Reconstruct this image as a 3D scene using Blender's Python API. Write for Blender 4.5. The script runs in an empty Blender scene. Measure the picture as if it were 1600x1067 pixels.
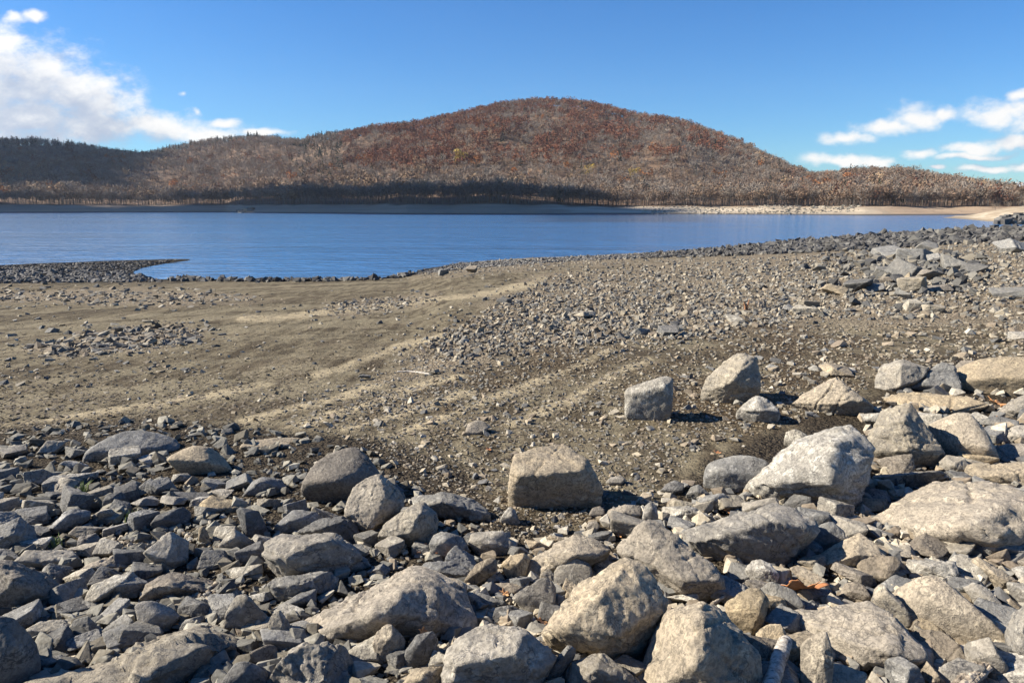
import bpy, bmesh, math, random
import numpy as np
from mathutils import Vector, Matrix

rng = np.random.default_rng(11)
random.seed(11)
scene = bpy.context.scene
COL = scene.collection

# ------------------------------------------------------------------ camera
CAM_Z = 4.0
FPX = 1155.0
PITCH = math.atan((533.5 - 323.0) / FPX)
cp, sp = math.cos(PITCH), math.sin(PITCH)
cam_data = bpy.data.cameras.new('camera')
cam_data.sensor_width = 36.0
cam_data.lens = 36.0 * FPX / 1600.0
cam_data.clip_end = 30000.0
cam_data.clip_start = 0.05
cam = bpy.data.objects.new('camera', cam_data)
COL.objects.link(cam)
cam.location = (0, 0, CAM_Z)
cam.rotation_euler = (math.pi / 2 - PITCH, 0, 0)
scene.camera = cam


def ray(px, py):
    x = (np.asarray(px, float) - 800.0) / FPX
    y = -(np.asarray(py, float) - 533.5) / FPX
    return np.stack([x, cp + y * sp, -sp + y * cp], -1)


def project(P):
    P = np.asarray(P, float)
    d = P - np.array([0, 0, CAM_Z])
    f = d[..., 1] * cp - d[..., 2] * sp
    u = d[..., 1] * sp + d[..., 2] * cp
    ok = f > 0.05
    fs = np.where(ok, f, 0.05)
    px = 800 + FPX * d[..., 0] / fs
    py = 533.5 - FPX * u / fs
    px = np.where(ok, px, np.where(d[..., 0] > 0, 9000, -9000))
    py = np.where(ok, py, 3000)
    return px, py


def plane0(px, py, z=0.0):
    r = ray(px, py)
    t = (z - CAM_Z) / r[..., 2]
    return np.stack([r[..., 0] * t, r[..., 1] * t], -1)


# ------------------------------------------------------------------ noise
_perm = np.random.default_rng(5).permutation(256)
_perm = np.concatenate([_perm, _perm, _perm])
_g = np.random.default_rng(6).normal(size=(256, 3))
_g /= np.linalg.norm(_g, axis=1)[:, None]


def perlin(P):
    P = np.asarray(P, float)
    i = np.floor(P).astype(int)
    f = P - i
    i &= 255
    w = f * f * f * (f * (f * 6 - 15) + 10)
    out = 0
    for dx in (0, 1):
        wx = w[:, 0] if dx else 1 - w[:, 0]
        for dy in (0, 1):
            wy = w[:, 1] if dy else 1 - w[:, 1]
            for dz in (0, 1):
                wz = w[:, 2] if dz else 1 - w[:, 2]
                h = _perm[_perm[_perm[(i[:, 0] + dx) & 255] + ((i[:, 1] + dy) & 255)] + ((i[:, 2] + dz) & 255)]
                g = _g[h]
                out = out + wx * wy * wz * (g[:, 0] * (f[:, 0] - dx) + g[:, 1] * (f[:, 1] - dy) + g[:, 2] * (f[:, 2] - dz))
    return out * 1.5


def fbm(P, octv=4, gain=0.5):
    P = np.asarray(P, float)
    a, s, o = 1.0, 1.0, 0
    for k in range(octv):
        o = o + a * perlin(P * s + 17.3 * k)
        a *= gain
        s *= 2.03
    return o


def fbm2(X, Y, sc, octv=4, seed=0.0):
    return fbm(np.stack([X / sc + seed, Y / sc - seed * 0.7, np.full_like(X, seed * 1.3 + 0.37)], -1), octv)


def smooth(a, b, x):
    t = np.clip((x - a) / (b - a), 0, 1)
    return t * t * (3 - 2 * t)


def seg_dist(X, Y, poly, closed=True):
    """distance to a polyline and the inside test of the closed polygon"""
    poly = np.asarray(poly, float)
    n = len(poly)
    best = np.full(X.shape, 1e18)
    inside = np.zeros(X.shape, bool)
    for k in range(n if closed else n - 1):
        ax, ay = poly[k]
        bx, by = poly[(k + 1) % n]
        dx, dy = bx - ax, by - ay
        L = dx * dx + dy * dy + 1e-12
        t = np.clip(((X - ax) * dx + (Y - ay) * dy) / L, 0, 1)
        best = np.minimum(best, (X - ax - t * dx) ** 2 + (Y - ay - t * dy) ** 2)
        if closed and abs(dy) > 1e-12:
            c = ((ay > Y) != (by > Y)) & (X < dx * (Y - ay) / dy + ax)
            inside ^= c
    return np.sqrt(best), inside


# ------------------------------------------------------------------ object helpers
def mk_mesh(name, V, F, smooth_shade=False, color=None, mat=None):
    """V (n,3), F (m,3) or (m,4) ints"""
    V = np.ascontiguousarray(V, np.float32)
    F = np.ascontiguousarray(F, np.int32)
    k = F.shape[1]
    me = bpy.data.meshes.new(name)
    me.vertices.add(len(V))
    me.vertices.foreach_set('co', V.ravel())
    me.loops.add(F.size)
    me.loops.foreach_set('vertex_index', F.ravel())
    me.polygons.add(len(F))
    me.polygons.foreach_set('loop_start', np.arange(0, F.size, k, dtype=np.int32))
    me.polygons.foreach_set('use_smooth', np.full(len(F), smooth_shade, bool))
    if color is not None:
        for nm, c in color.items():
            at = me.attributes.new(nm, 'FLOAT_COLOR', 'POINT')
            c = np.ascontiguousarray(c, np.float32)
            if c.shape[1] == 3:
                c = np.concatenate([c, np.ones((len(c), 1), np.float32)], 1)
            at.data.foreach_set('color', c.ravel())
    me.update(calc_edges=True)
    if mat is not None:
        me.materials.append(mat)
    return me


def add(name, me, label=None, category=None, group=None, kind=None, loc=(0, 0, 0), parent=None):
    o = bpy.data.objects.new(name, me)
    COL.objects.link(o)
    o.location = loc
    if parent is not None:
        o.parent = parent
    if label:
        o['label'] = label
    if category:
        o['category'] = category
    if group:
        o['group'] = group
    if kind:
        o['kind'] = kind
    return o


_ico = {}


def ico(level):
    if level not in _ico:
        bm = bmesh.new()
        bmesh.ops.create_icosphere(bm, subdivisions=level, radius=1.0)
        V = np.array([v.co[:] for v in bm.verts])
        F = np.array([[v.index for v in f.verts] for f in bm.faces])
        bm.free()
        _ico[level] = (V, F)
    return _ico[level]


# ------------------------------------------------------------------ node helpers
class NT:
    def __init__(self, tree):
        self.t = tree
        self.n = tree.nodes
        self.l = tree.links

    def node(self, typ, **kw):
        nd = self.n.new(typ)
        for k, v in kw.items():
            setattr(nd, k, v)
        return nd

    def put(self, sock, v):
        if isinstance(v, bpy.types.NodeSocket):
            self.l.new(v, sock)
        elif v is not None:
            sock.default_value = v

    def math(self, op, a, b=None, c=None, clamp=False):
        nd = self.node('ShaderNodeMath', operation=op, use_clamp=clamp)
        self.put(nd.inputs[0], a)
        self.put(nd.inputs[1], b)
        self.put(nd.inputs[2], c)
        return nd.outputs[0]

    def vmath(self, op, a, b=None):
        nd = self.node('ShaderNodeVectorMath', operation=op)
        self.put(nd.inputs[0], a)
        self.put(nd.inputs[1], b)
        return nd.outputs['Value'] if op in ('LENGTH', 'DOT_PRODUCT', 'DISTANCE') else nd.outputs[0]

    def mix(self, fac, a, b, blend='MIX'):
        nd = self.node('ShaderNodeMix', data_type='RGBA', blend_type=blend)
        self.put(nd.inputs[0], fac)
        for s, v in ((nd.inputs[6], a), (nd.inputs[7], b)):
            if isinstance(v, tuple) and len(v) == 3:
                v = v + (1.0,)
            self.put(s, v)
        return nd.outputs[2]

    def ramp(self, x, lo, hi, a=0.0, b=1.0, kind='SMOOTHSTEP'):
        nd = self.node('ShaderNodeMapRange', interpolation_type=kind)
        self.put(nd.inputs[0], x)
        for k, v in ((1, lo), (2, hi), (3, a), (4, b)):
            self.put(nd.inputs[k], v)
        return nd.outputs[0]

    def noise(self, vec, scale, detail=3.0, rough=0.55, dist=0.0, out=0):
        nd = self.node('ShaderNodeTexNoise')
        self.put(nd.inputs['Vector'], vec)
        self.put(nd.inputs['Scale'], scale)
        self.put(nd.inputs['Detail'], detail)
        self.put(nd.inputs['Roughness'], rough)
        self.put(nd.inputs['Distortion'], dist)
        return nd.outputs[out]

    def voro(self, vec, scale, feature='F1', out='Distance', rand=1.0):
        nd = self.node('ShaderNodeTexVoronoi', feature=feature)
        self.put(nd.inputs['Vector'], vec)
        self.put(nd.inputs['Scale'], scale)
        self.put(nd.inputs['Randomness'], rand)
        return nd.outputs[out]

    def mapping(self, vec, scale=(1, 1, 1), rot=(0, 0, 0), loc=(0, 0, 0)):
        nd = self.node('ShaderNodeMapping')
        self.put(nd.inputs['Vector'], vec)
        nd.inputs['Scale'].default_value = scale
        nd.inputs['Rotation'].default_value = rot
        nd.inputs['Location'].default_value = loc
        return nd.outputs[0]

    def bump(self, height, strength=0.5, dist=0.02, normal=None):
        nd = self.node('ShaderNodeBump')
        self.put(nd.inputs['Height'], height)
        nd.inputs['Strength'].default_value = strength
        nd.inputs['Distance'].default_value = dist
        if normal is not None:
            self.l.new(normal, nd.inputs['Normal'])
        return nd.outputs[0]


def new_mat(name):
    m = bpy.data.materials.new(name)
    m.use_nodes = True
    t = NT(m.node_tree)
    bsdf = m.node_tree.nodes['Principled BSDF']
    bsdf.inputs['Roughness'].default_value = 0.85
    bsdf.inputs['Specular IOR Level'].default_value = 0.25
    return m, t, bsdf


# ------------------------------------------------------------------ light
SUN_AZ = math.radians(-88)
SUN_EL = math.radians(35)
SUN = np.array([math.sin(SUN_AZ) * math.cos(SUN_EL), math.cos(SUN_AZ) * math.cos(SUN_EL), math.sin(SUN_EL)])
sd = bpy.data.lights.new('sun', 'SUN')
sd.energy = 5.0
sd.angle = math.radians(0.5)
sd.color = (1.0, 0.915, 0.775)
so = bpy.data.objects.new('sun', sd)
COL.objects.link(so)
so.rotation_euler = Vector(SUN).to_track_quat('Z', 'Y').to_euler()
so.location = (-20, 5, 30)

scene.view_settings.view_transform = 'Standard'
scene.view_settings.look = 'None'
scene.view_settings.gamma = 1.0
scene.view_settings.exposure = 1.3

# ------------------------------------------------------------------ sky
world = bpy.data.worlds.new('World')
scene.world = world
world.use_nodes = True
W = NT(world.node_tree)
bg = world.node_tree.nodes['Background']
sky = W.node('ShaderNodeTexSky', sky_type='NISHITA')
sky.sun_disc = False
sky.sun_elevation = SUN_EL
sky.sun_rotation = SUN_AZ
sky.altitude = 100
sky.air_density = 1.0
sky.dust_density = 0.3
sky.ozone_density = 3.0

tc = W.node('ShaderNodeTexCoord')
sep = W.node('ShaderNodeSeparateXYZ')
W.l.new(tc.outputs['Generated'], sep.inputs[0])
ysafe = W.math('MAXIMUM', sep.outputs[1], 0.05)
uu = W.math('DIVIDE', sep.outputs[0], ysafe)
vv = W.math('DIVIDE', sep.outputs[2], ysafe)
comb = W.node('ShaderNodeCombineXYZ')
W.l.new(uu, comb.inputs[0])
W.l.new(vv, comb.inputs[1])
UV = comb.outputs[0]


def sky_uv(px, py):
    r = ray(px, py)
    return r[..., 0] / r[..., 1], r[..., 2] / r[..., 1]


CLOUDS = [  # centre and radii of the puffs, as directions in the sky
    (-30, 140, 190, 100), (60, 125, 110, 74), (120, 145, 95, 58), (172, 163, 62, 36), (40, 185, 160, 55), (150, 200, 160, 34),
    (250, 203, 100, 27), (320, 209, 85, 18), (352, 189, 34, 11), (405, 207, 45, 7), (-10, 75, 60, 42), (20, 30, 26, 14),
    (48, 26, 24, 10), (285, 147, 5, 4), (-60, 215, 260, 30), (178, 122, 12, 9), (310, 175, 8, 4),
    (1430, 183, 62, 26), (1385, 198, 60, 17), (1325, 214, 55, 14), (1475, 178, 30, 15), (1570, 176, 75, 30), (1592, 152, 28, 16),
    (1640, 190, 80, 30), (1320, 248, 70, 15), (1375, 250, 40, 14), (1432, 237, 34, 13), (1520, 232, 66, 16), (1590, 225, 70, 18),
    (1458, 261, 22, 5), (1540, 265, 50, 9), (1600, 262, 40, 10), (1600, 288, 45, 7), (1510, 245, 90, 8),
]


def cloud_group():
    g = bpy.data.node_groups.new('cloud_density', 'ShaderNodeTree')
    g.interface.new_socket('Vector', in_out='INPUT', socket_type='NodeSocketVector')
    g.interface.new_socket('Density', in_out='OUTPUT', socket_type='NodeSocketFloat')
    g.interface.new_socket('Thickness', in_out='OUTPUT', socket_type='NodeSocketFloat')
    T = NT(g)
    gi = T.node('NodeGroupInput')
    go = T.node('NodeGroupOutput')
    P = gi.outputs[0]
    warp = T.noise(P, 14.0, 3.0, 0.55, out=1)
    wv = T.vmath('SUBTRACT', warp, (0.5, 0.5, 0.5))
    wv = T.vmath('MULTIPLY', wv, (0.05, 0.03, 0))
    P2 = T.vmath('ADD', P, wv)
    best = None
    for cx, cy, rx, ry in CLOUDS:
        wt = 0.42 if rx < 13 else 1.0
        if cx > 1000:
            rx, ry = rx * 0.92, ry * 0.85
        u, v = sky_uv(cx, cy)
        u2, _ = sky_uv(cx + rx, cy)
        _, v2 = sky_uv(cx, cy - ry)
        d = T.vmath('SUBTRACT', P2, (float(u), float(v), 0))
        d = T.vmath('MULTIPLY', d, (1 / abs(float(u2 - u)), 1 / abs(float(v2 - v)), 0))
        ln = T.vmath('LENGTH', d)
        f = T.math('MULTIPLY', T.math('SUBTRACT', 1.0, ln), wt)
        best = f if best is None else T.math('SMOOTH_MAX', best, f, 0.25)
    st = T.mapping(P, scale=(1.0, 1.7, 1.0), rot=(0, 0, -0.35))
    n1 = T.noise(st, 26.0, 9.0, 0.66)
    n2 = T.noise(st, 9.0, 3.0, 0.5)
    f = T.math('ADD', best, T.math('MULTIPLY', T.math('SUBTRACT', n1, 0.5), 1.7))
    f = T.math('ADD', f, T.math('MULTIPLY', T.math('SUBTRACT', n2, 0.5), 0.8))
    T.l.new(T.ramp(f, -0.16, 0.78), go.inputs[0])
    T.l.new(f, go.inputs[1])
    return g


cg = cloud_group()


def cloud_at(vec):
    nd = W.node('ShaderNodeGroup')
    nd.node_tree = cg
    W.put(nd.inputs[0], vec)
    return nd.outputs


den, th0 = cloud_at(UV)
th1 = cloud_at(W.vmath('ADD', UV, (-0.010, 0.020, 0)))[1]
th2 = cloud_at(W.vmath('ADD', UV, (-0.028, 0.050, 0)))[1]
front = W.ramp(sep.outputs[1], 0.05, 0.25)
den = W.math('MULTIPLY', den, front)
lit = W.math('ADD', W.math('MULTIPLY', W.math('SUBTRACT', th0, th1), 0.55), W.math('MULTIPLY', W.math('SUBTRACT', th0, th2), 0.45))
lit = W.math('SUBTRACT', lit, W.ramp(th0, 0.35, 1.15, 0.0, 0.46))
lit = W.ramp(lit, -0.50, 0.55)
ccol = W.mix(lit, (3.9, 4.5, 5.6, 1), (8.5, 8.35, 8.1, 1))
hs = W.node('ShaderNodeHueSaturation')
hs.inputs['Saturation'].default_value = 1.28
hs.inputs['Hue'].default_value = 0.5
W.l.new(sky.outputs[0], hs.inputs['Color'])
blue = W.mix(1.0, hs.outputs[0], (0.62, 0.93, 1.22, 1), 'MULTIPLY')
glare = W.ramp(uu, -0.45, -0.75, 1.0, 1.1)
ccol = W.vmath('MULTIPLY', ccol, W.vmath('ADD', (0, 0, 0), glare))
skycol = W.mix(W.math('MULTIPLY', den, 0.97), blue, ccol)
W.l.new(skycol, bg.inputs[0])
bg.inputs[1].default_value = 0.050
# ------------------------------------------------------------------ ground height
def az_of_px(px):
    return np.degrees(np.arctan2((np.asarray(px, float) - 800), FPX))


_wb_az = np.concatenate([[-180, -120, -90, -55], az_of_px([0, 640, 720, 900, 1100, 1250, 1400, 1600]), [60, 90, 120, 180]])
_wb = np.array([200, 150, 60, 44, 40, 43, 54, 59, 69, 88, 102, 130, 170, 250, 250, 200.0])

SHORE_PX = [(-1100, 426), (-600, 420), (-200, 417), (0, 415), (100, 411), (200, 407.5), (298, 405), (294, 407.5), (252, 413), (222, 419), (207, 425),
            (214, 431), (240, 435.5), (280, 438), (400, 439), (520, 438), (590, 436), (635, 431), (660, 421), (720, 411), (800, 405), (900, 401),
            (1000, 396), (1100, 390), (1180, 383.5), (1250, 377), (1330, 371), (1400, 366.5), (1500, 361), (1600, 356.5), (1720, 353)]
_sp = [tuple(plane0(a, b)) for a, b in SHORE_PX]
LAND = _sp + [(260, 160), (400, 120), (400, -400), (-400, -400), (-400, 0), (-150, 40)]


def base_height(X, Y):
    r = np.hypot(X, Y)
    az = np.degrees(np.arctan2(X, Y))
    wb = np.interp(az, _wb_az, _wb)
    near = CAM_Z - np.interp(r, [0, 1.2, 2.4, 4.9], [1.45, 1.5, 1.75, 2.1])
    t = np.clip((r - 4.9) / (wb - 4.9), 0, 1)
    far = 1.9 * (1 - t) ** 0.85 + 0.16
    z = np.where(r < 4.9, near + 0.16 * smooth(2.4, 4.9, r), far)
    return z


def ground_z(X, Y, detail=True):
    X = np.asarray(X, float)
    Y = np.asarray(Y, float)
    z = base_height(X, Y)
    d, ins = seg_dist(X, Y, LAND)
    sdist = np.where(ins, d, -d)
    lo = np.where(sdist > 0, 0.11 * sdist + 0.002, 0.12 * sdist)
    k = 0.12
    h = np.clip(0.5 + 0.5 * (lo - z) / k, 0, 1)
    z = lo * (1 - h) + z * h - k * h * (1 - h)
    z = np.maximum(z, -1.6)
    return z, sdist


_gz_cache = {}


def hit_ground(px, py):
    """point of the beach seen at a pixel"""
    key = (round(float(px), 1), round(float(py), 1))
    if key in _gz_cache:
        return _gz_cache[key].copy()
    r = ray(px, py)
    ts = np.geomspace(0.8, 300, 420)
    P = r[None, :] * ts[:, None]
    z, _ = ground_z(P[:, 0], P[:, 1])
    below = (CAM_Z + P[:, 2]) < np.maximum(z, 0.0)
    k = int(np.argmax(below)) if below.any() else len(ts) - 1
    a, b = ts[max(k - 1, 0)], ts[k]
    for _ in range(3):
        tt = np.linspace(a, b, 9)
        Q = r[None, :] * tt[:, None]
        z, _ = ground_z(Q[:, 0], Q[:, 1])
        bl = (CAM_Z + Q[:, 2]) < np.maximum(z, 0.0)
        k = int(np.argmax(bl)) if bl.any() else 8
        a, b = tt[max(k - 1, 0)], tt[k]
    t = 0.5 * (a + b)
    out = np.array([r[0] * t, r[1] * t, CAM_Z + r[2] * t])
    _gz_cache[key] = out
    return out.copy()


_lut = None


def hit_many(px, py):
    """vectorised hit_ground by marching"""
    px = np.asarray(px, float)
    py = np.asarray(py, float)
    out = np.zeros((len(px), 3))
    ts = np.geomspace(1.2, 260, 260)
    for s in range(0, len(px), 1500):
        r = ray(px[s:s + 1500], py[s:s + 1500])
        P = r[:, None, :] * ts[None, :, None]
        z = base_fast(P[..., 0], P[..., 1])
        bl = (CAM_Z + P[..., 2]) < np.maximum(z, 0)
        k = np.argmax(bl, 1)
        k = np.where(bl.any(1), k, len(ts) - 1)
        k = np.maximum(k, 1)
        i = np.arange(len(k))
        fa = (CAM_Z + P[i, k - 1, 2]) - z[i, k - 1]
        fb = (CAM_Z + P[i, k, 2]) - z[i, k]
        w = np.clip(fa / (fa - fb + 1e-9), 0, 1)
        t = ts[k - 1] * (1 - w) + ts[k] * w
        out[s:s + 1500] = r * t[:, None] + np.array([0, 0, CAM_Z])
    return out


# polar grid of the beach (also the lookup for base_fast)
G_AZ = np.radians(np.concatenate([np.linspace(-180, -72, 40)[:-1], np.linspace(-72, 72, 900), np.linspace(72, 180, 40)[1:]]))
G_R = np.geomspace(0.25, 420, 620)
AA, RR = np.meshgrid(G_AZ, G_R, indexing='ij')
GX = (np.sin(AA) * RR).ravel()
GY = (np.cos(AA) * RR).ravel()
GZ, GSD = ground_z(GX, GY)
GZ2 = GZ.reshape(AA.shape)
_lr0, _lr1 = math.log(G_R[0]), math.log(G_R[-1])


def base_fast(X, Y):
    r = np.hypot(X, Y)
    az = np.arctan2(X, Y)
    i = np.clip(np.interp(az, G_AZ, np.arange(len(G_AZ))), 0, len(G_AZ) - 1.001)
    j = np.clip((np.log(np.maximum(r, 1e-3)) - _lr0) / (_lr1 - _lr0) * (len(G_R) - 1), 0, len(G_R) - 1.001)
    i0 = i.astype(int)
    j0 = j.astype(int)
    fi, fj = i - i0, j - j0
    return (GZ2[i0, j0] * (1 - fi) * (1 - fj) + GZ2[i0 + 1, j0] * fi * (1 - fj) + GZ2[i0, j0 + 1] * (1 - fi) * fj + GZ2[i0 + 1, j0 + 1] * fi * fj)


# ------------------------------------------------------------------ zones of the beach
PU, PV = project(np.stack([GX, GY, GZ], -1))
PU = np.clip(PU, -2500, 4100)
PV = np.clip(PV, 300, 2400)
NZ1 = fbm2(GX, GY, 2.2, 4, 3.1)
NZ2 = fbm2(GX, GY, 0.5, 4, 9.2)
TR = math.atan2(2.9, 5.8)          # direction in which the tyre tracks run
SX = GX * math.cos(TR) - GY * math.sin(TR)
SY = GX * math.sin(TR) + GY * math.cos(TR)
NST = fbm2(SX * 3.2, SY * 0.55, 1.3, 4, 5.5)


def zone(poly, soft, namp=1.0):
    d, ins = seg_dist(PU, PV * 2.2, [(a, b * 2.2) for a, b in poly])
    s = np.where(ins, d, -d) + soft * namp * (NZ1 * 1.2 + NZ2 * 0.7)
    return smooth(-soft, soft, s)


GRAVEL_BIG = [(860, 425), (790, 462), (730, 505), (650, 550), (560, 605), (660, 600), (800, 560), (950, 535), (1250, 510), (2400, 520), (2400, 340), (1600, 356), (1250, 380), (1100, 396), (960, 412)]
STRIPS = [[(-700, 452), (0, 454), (200, 451), (330, 456), (420, 466), (370, 472), (280, 477), (0, 474), (-700, 480)],
          [(40, 545), (150, 522), (240, 510), (330, 516), (300, 535), (200, 548), (100, 556)],
          [(480, 490), (560, 471), (680, 462), (660, 474), (560, 489)],
          [(640, 431), (720, 411), (900, 401), (1150, 388), (1150, 398), (950, 412), (760, 428)],
          [(-800, 430), (0, 424), (150, 424), (225, 431), (260, 440), (0, 443), (-800, 450)]]
DARKS = [[(950, 600), (1060, 560), (1150, 525), (1260, 518), (1370, 560), (1350, 620), (1280, 665), (1220, 710), (1060, 700), (930, 670)],
         [(770, 800), (800, 770), (960, 775), (1000, 800), (990, 870), (800, 850)],
         [(800, 560), (930, 538), (970, 552), (860, 600), (720, 622)],
         [(620, 600), (760, 572), (800, 585), (700, 628), (560, 650)],
         [(640, 770), (760, 790), (800, 860), (660, 880), (560, 850)]]
RUBBLE = [(-900, 690), (0, 672), (110, 664), (250, 652), (420, 668), (560, 690), (700, 730), (780, 800), (900, 830), (1040, 760), (1120, 700), (1250, 660), (1380, 600), (1500, 555), (2400, 560), (2400, 2300), (-900, 2300)]
TRACKS = [[(560, 700), (665, 663), (762, 625), (824, 604), (897, 576), (955, 549)], [(400, 690), (512, 651), (589, 628), (644, 607), (720, 588)],
          [(540, 672), (602, 652), (665, 635), (740, 612)], [(800, 660), (890, 628), (942, 597), (1010, 565)], [(380, 660), (450, 642), (519, 625), (590, 602)],
          [(500, 585), (564, 562), (630, 541), (690, 526)], [(380, 500), (450, 496), (589, 479), (760, 461), (850, 438)], [(0, 668), (200, 640), (420, 600)]]

m_gravel = zone(GRAVEL_BIG, 30)
for s in STRIPS:
    m_gravel = np.maximum(m_gravel, zone(s, 14))
m_dark = np.zeros_like(m_gravel)
for s in DARKS:
    m_dark = np.maximum(m_dark, zone(s, 55, 1.3))
m_rub = zone(RUBBLE, 26)
m_pale = np.zeros_like(m_gravel)
for k, tline in enumerate(TRACKS):
    d, _ = seg_dist(PU, PV * 2.2, [(a, b * 2.2) for a, b in tline], closed=False)
    wv = 15 if k < 5 else 16
    m_pale = np.maximum(m_pale, smooth(wv, wv * 0.25, d + 6 * NZ1 + 7 * NZ2) * 1.0)
m_wet = smooth(1.9, 0.2, GSD + 0.8 * NZ1) * (GSD > -3)
bank = smooth(900, 1200, PU) * smooth(12.0, 6.0, GSD)          # the dark stony bank above the lake
m_wet = np.maximum(m_wet, bank)
spit = (PU < 300) & (PV < 430)
m_wet = np.maximum(m_wet, smooth(448, 436, PV) * smooth(330, 250, PU) * 1.0)

amp = 0.55 + 0.45 * np.clip(m_gravel + m_rub + m_dark, 0, 1)
rel = (0.014 * fbm2(GX, GY, 1.1, 4, 1.7) + 0.014 * amp * fbm2(GX, GY, 0.22, 3, 2.9)) * smooth(0.0, 0.8, GSD)
rel += m_pale * 0.012 - (NST * 0.004) * (1 - m_gravel) * smooth(0, 1, GSD)
rel += 0.018 * fbm2(GX, GY, 3.0, 3, 8.1) * smooth(0.5, 3.0, GSD)
GZ2 = (GZ + rel).reshape(AA.shape)

n_a, n_r = AA.shape
idx = np.arange(n_a * n_r).reshape(n_a, n_r)
quads = np.stack([idx[:-1, :-1], idx[:-1, 1:], idx[1:, 1:], idx[1:, :-1]], -1).reshape(-1, 4)
# drop the part of the sheet that lies deep under water far out
keep = (GSD[quads].max(1) > -12)
quads = quads[keep][:, ::-1]

gm, T, B = new_mat('beach_soil')
at = T.node('ShaderNodeAttribute', attribute_name='zone')
sepz = T.node('ShaderNodeSeparateColor')
T.l.new(at.outputs['Color'], sepz.inputs[0])
zg, zd, zp = sepz.outputs[0], sepz.outputs[1], sepz.outputs[2]
at2 = T.node('ShaderNodeAttribute', attribute_name='rubble')
sepr = T.node('ShaderNodeSeparateColor')
T.l.new(at2.outputs['Color'], sepr.inputs[0])
zr, zw = sepr.outputs[0], sepr.outputs[1]
geo = T.node('ShaderNodeNewGeometry')
POS = geo.outputs['Position']
st = T.mapping(POS, rot=(0, 0, TR), scale=(3.0, 0.5, 1.0))
streak = T.noise(st, 1.4, 6.0, 0.62)
patch = T.noise(POS, 0.55, 5.0, 0.6)
fine = T.noise(POS, 14.0, 6.0, 0.7)
mud = T.mix(T.ramp(streak, 0.40, 0.60), (0.076, 0.062, 0.042), (0.198, 0.170, 0.117))
mud = T.mix(T.ramp(patch, 0.46, 0.70, 0, 0.45), mud, (0.225, 0.186, 0.132))
mud = T.mix(T.ramp(fine, 0.40, 0.66, 0.0, 0.6), mud, (0.055, 0.041, 0.028))
clod = T.noise(T.mapping(POS, rot=(0, 0, TR), scale=(1.6, 0.8, 1)), 5.0, 6.0, 0.68)
mud = T.mix(T.ramp(clod, 0.52, 0.66, 0.0, 0.65), mud, (0.045, 0.034, 0.023))
spg = T.node('ShaderNodeSeparateXYZ')
T.l.new(POS, spg.inputs[0])
cbz = T.node('ShaderNodeCombineXYZ')
T.l.new(T.math('ADD', T.math('MULTIPLY', spg.outputs[2], 26.0), T.math('MULTIPLY', patch, 3.0)), cbz.inputs[2])
T.l.new(T.math('MULTIPLY', spg.outputs[0], 0.06), cbz.inputs[0])
strand = T.noise(cbz.outputs[0], 1.0, 3.0, 0.6)
mud = T.mix(T.ramp(strand, 0.46, 0.60, 0.0, 0.40), mud, (0.29, 0.255, 0.18))
mud = T.mix(T.ramp(strand, 0.44, 0.34, 0.0, 0.55), mud, (0.070, 0.057, 0.042))
# shrinkage cracks in the mud
cv = T.vmath('ADD', POS, T.vmath('MULTIPLY', T.noise(POS, 2.0, 3.0, 0.5, out=1), (0.5, 0.5, 0)))
crk = T.voro(cv, 3.6, 'DISTANCE_TO_EDGE')
crack = T.math('MULTIPLY', T.ramp(crk, 0.040, 0.012), T.ramp(T.noise(POS, 0.6, 4.0, 0.6), 0.48, 0.62))
nog = T.math('SUBTRACT', 1.0, T.math('MAXIMUM', zg, T.math('MAXIMUM', zr, zd)))
crack = T.math('MULTIPLY', crack, nog)
mud = T.mix(T.math('MULTIPLY', crack, 0.75), mud, (0.04, 0.03, 0.02))
pale = T.mix(T.ramp(fine, 0.3, 0.7), (0.44, 0.375, 0.26), (0.30, 0.25, 0.17))
col = mud
c1 = T.voro(POS, 22.0, out='Color')
c1s = T.node('ShaderNodeSeparateColor')
T.l.new(c1, c1s.inputs[0])
v1 = T.voro(POS, 22.0)
v2 = T.voro(POS, 55.0)
c2 = T.node('ShaderNodeSeparateColor')
T.l.new(T.voro(POS, 55.0, out='Color'), c2.inputs[0])
gr = T.mix(c1s.outputs[0], (0.22, 0.19, 0.145), (0.46, 0.40, 0.31))
gr = T.mix(T.math('MULTIPLY', c2.outputs[0], 0.6), gr, (0.30, 0.24, 0.165))
gr = T.mix(T.ramp(v1, 0.35, 0.68, 0, 0.8), gr, (0.13, 0.10, 0.07))
gfac = T.math('MULTIPLY', zg, T.ramp(T.noise(POS, 5.0, 4.0, 0.6), 0.28, 0.5, 0.35, 1.0))
col = T.mix(gfac, col, gr)
dk = T.mix(T.ramp(fine, 0.42, 0.66), (0.042, 0.031, 0.021), (0.115, 0.084, 0.053))
dk = T.mix(T.ramp(c2.outputs[1], 0.86, 0.94), dk, (0.30, 0.25, 0.175))
col = T.mix(T.math('MULTIPLY', zd, T.ramp(T.noise(POS, 1.3, 5.0, 0.65), 0.36, 0.60, 0.15, 0.95)), col, dk)
col = T.mix(T.math('MULTIPLY', zp, T.ramp(T.noise(POS, 4.0, 4.0, 0.6), 0.3, 0.6, 0.45, 1.0)), col, pale)
rb = T.mix(c2.outputs[1], (0.040, 0.032, 0.024), (0.15, 0.125, 0.09))  # dark soil, darkened further to paint the shade in gaps between stones
rb = T.mix(T.ramp(v2, 0.2, 0.6), rb, (0.04, 0.032, 0.024))
col = T.mix(zr, col, rb)
col = T.mix(T.math('MULTIPLY', zw, 0.93), col, (0.020, 0.018, 0.016))
B.inputs['Specular IOR Level'].default_value = 0.08
col = T.mix(1.0, col, (0.84, 0.83, 0.80), 'MULTIPLY')
T.l.new(col, B.inputs['Base Color'])
B.inputs['Roughness'].default_value = 0.92
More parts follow.
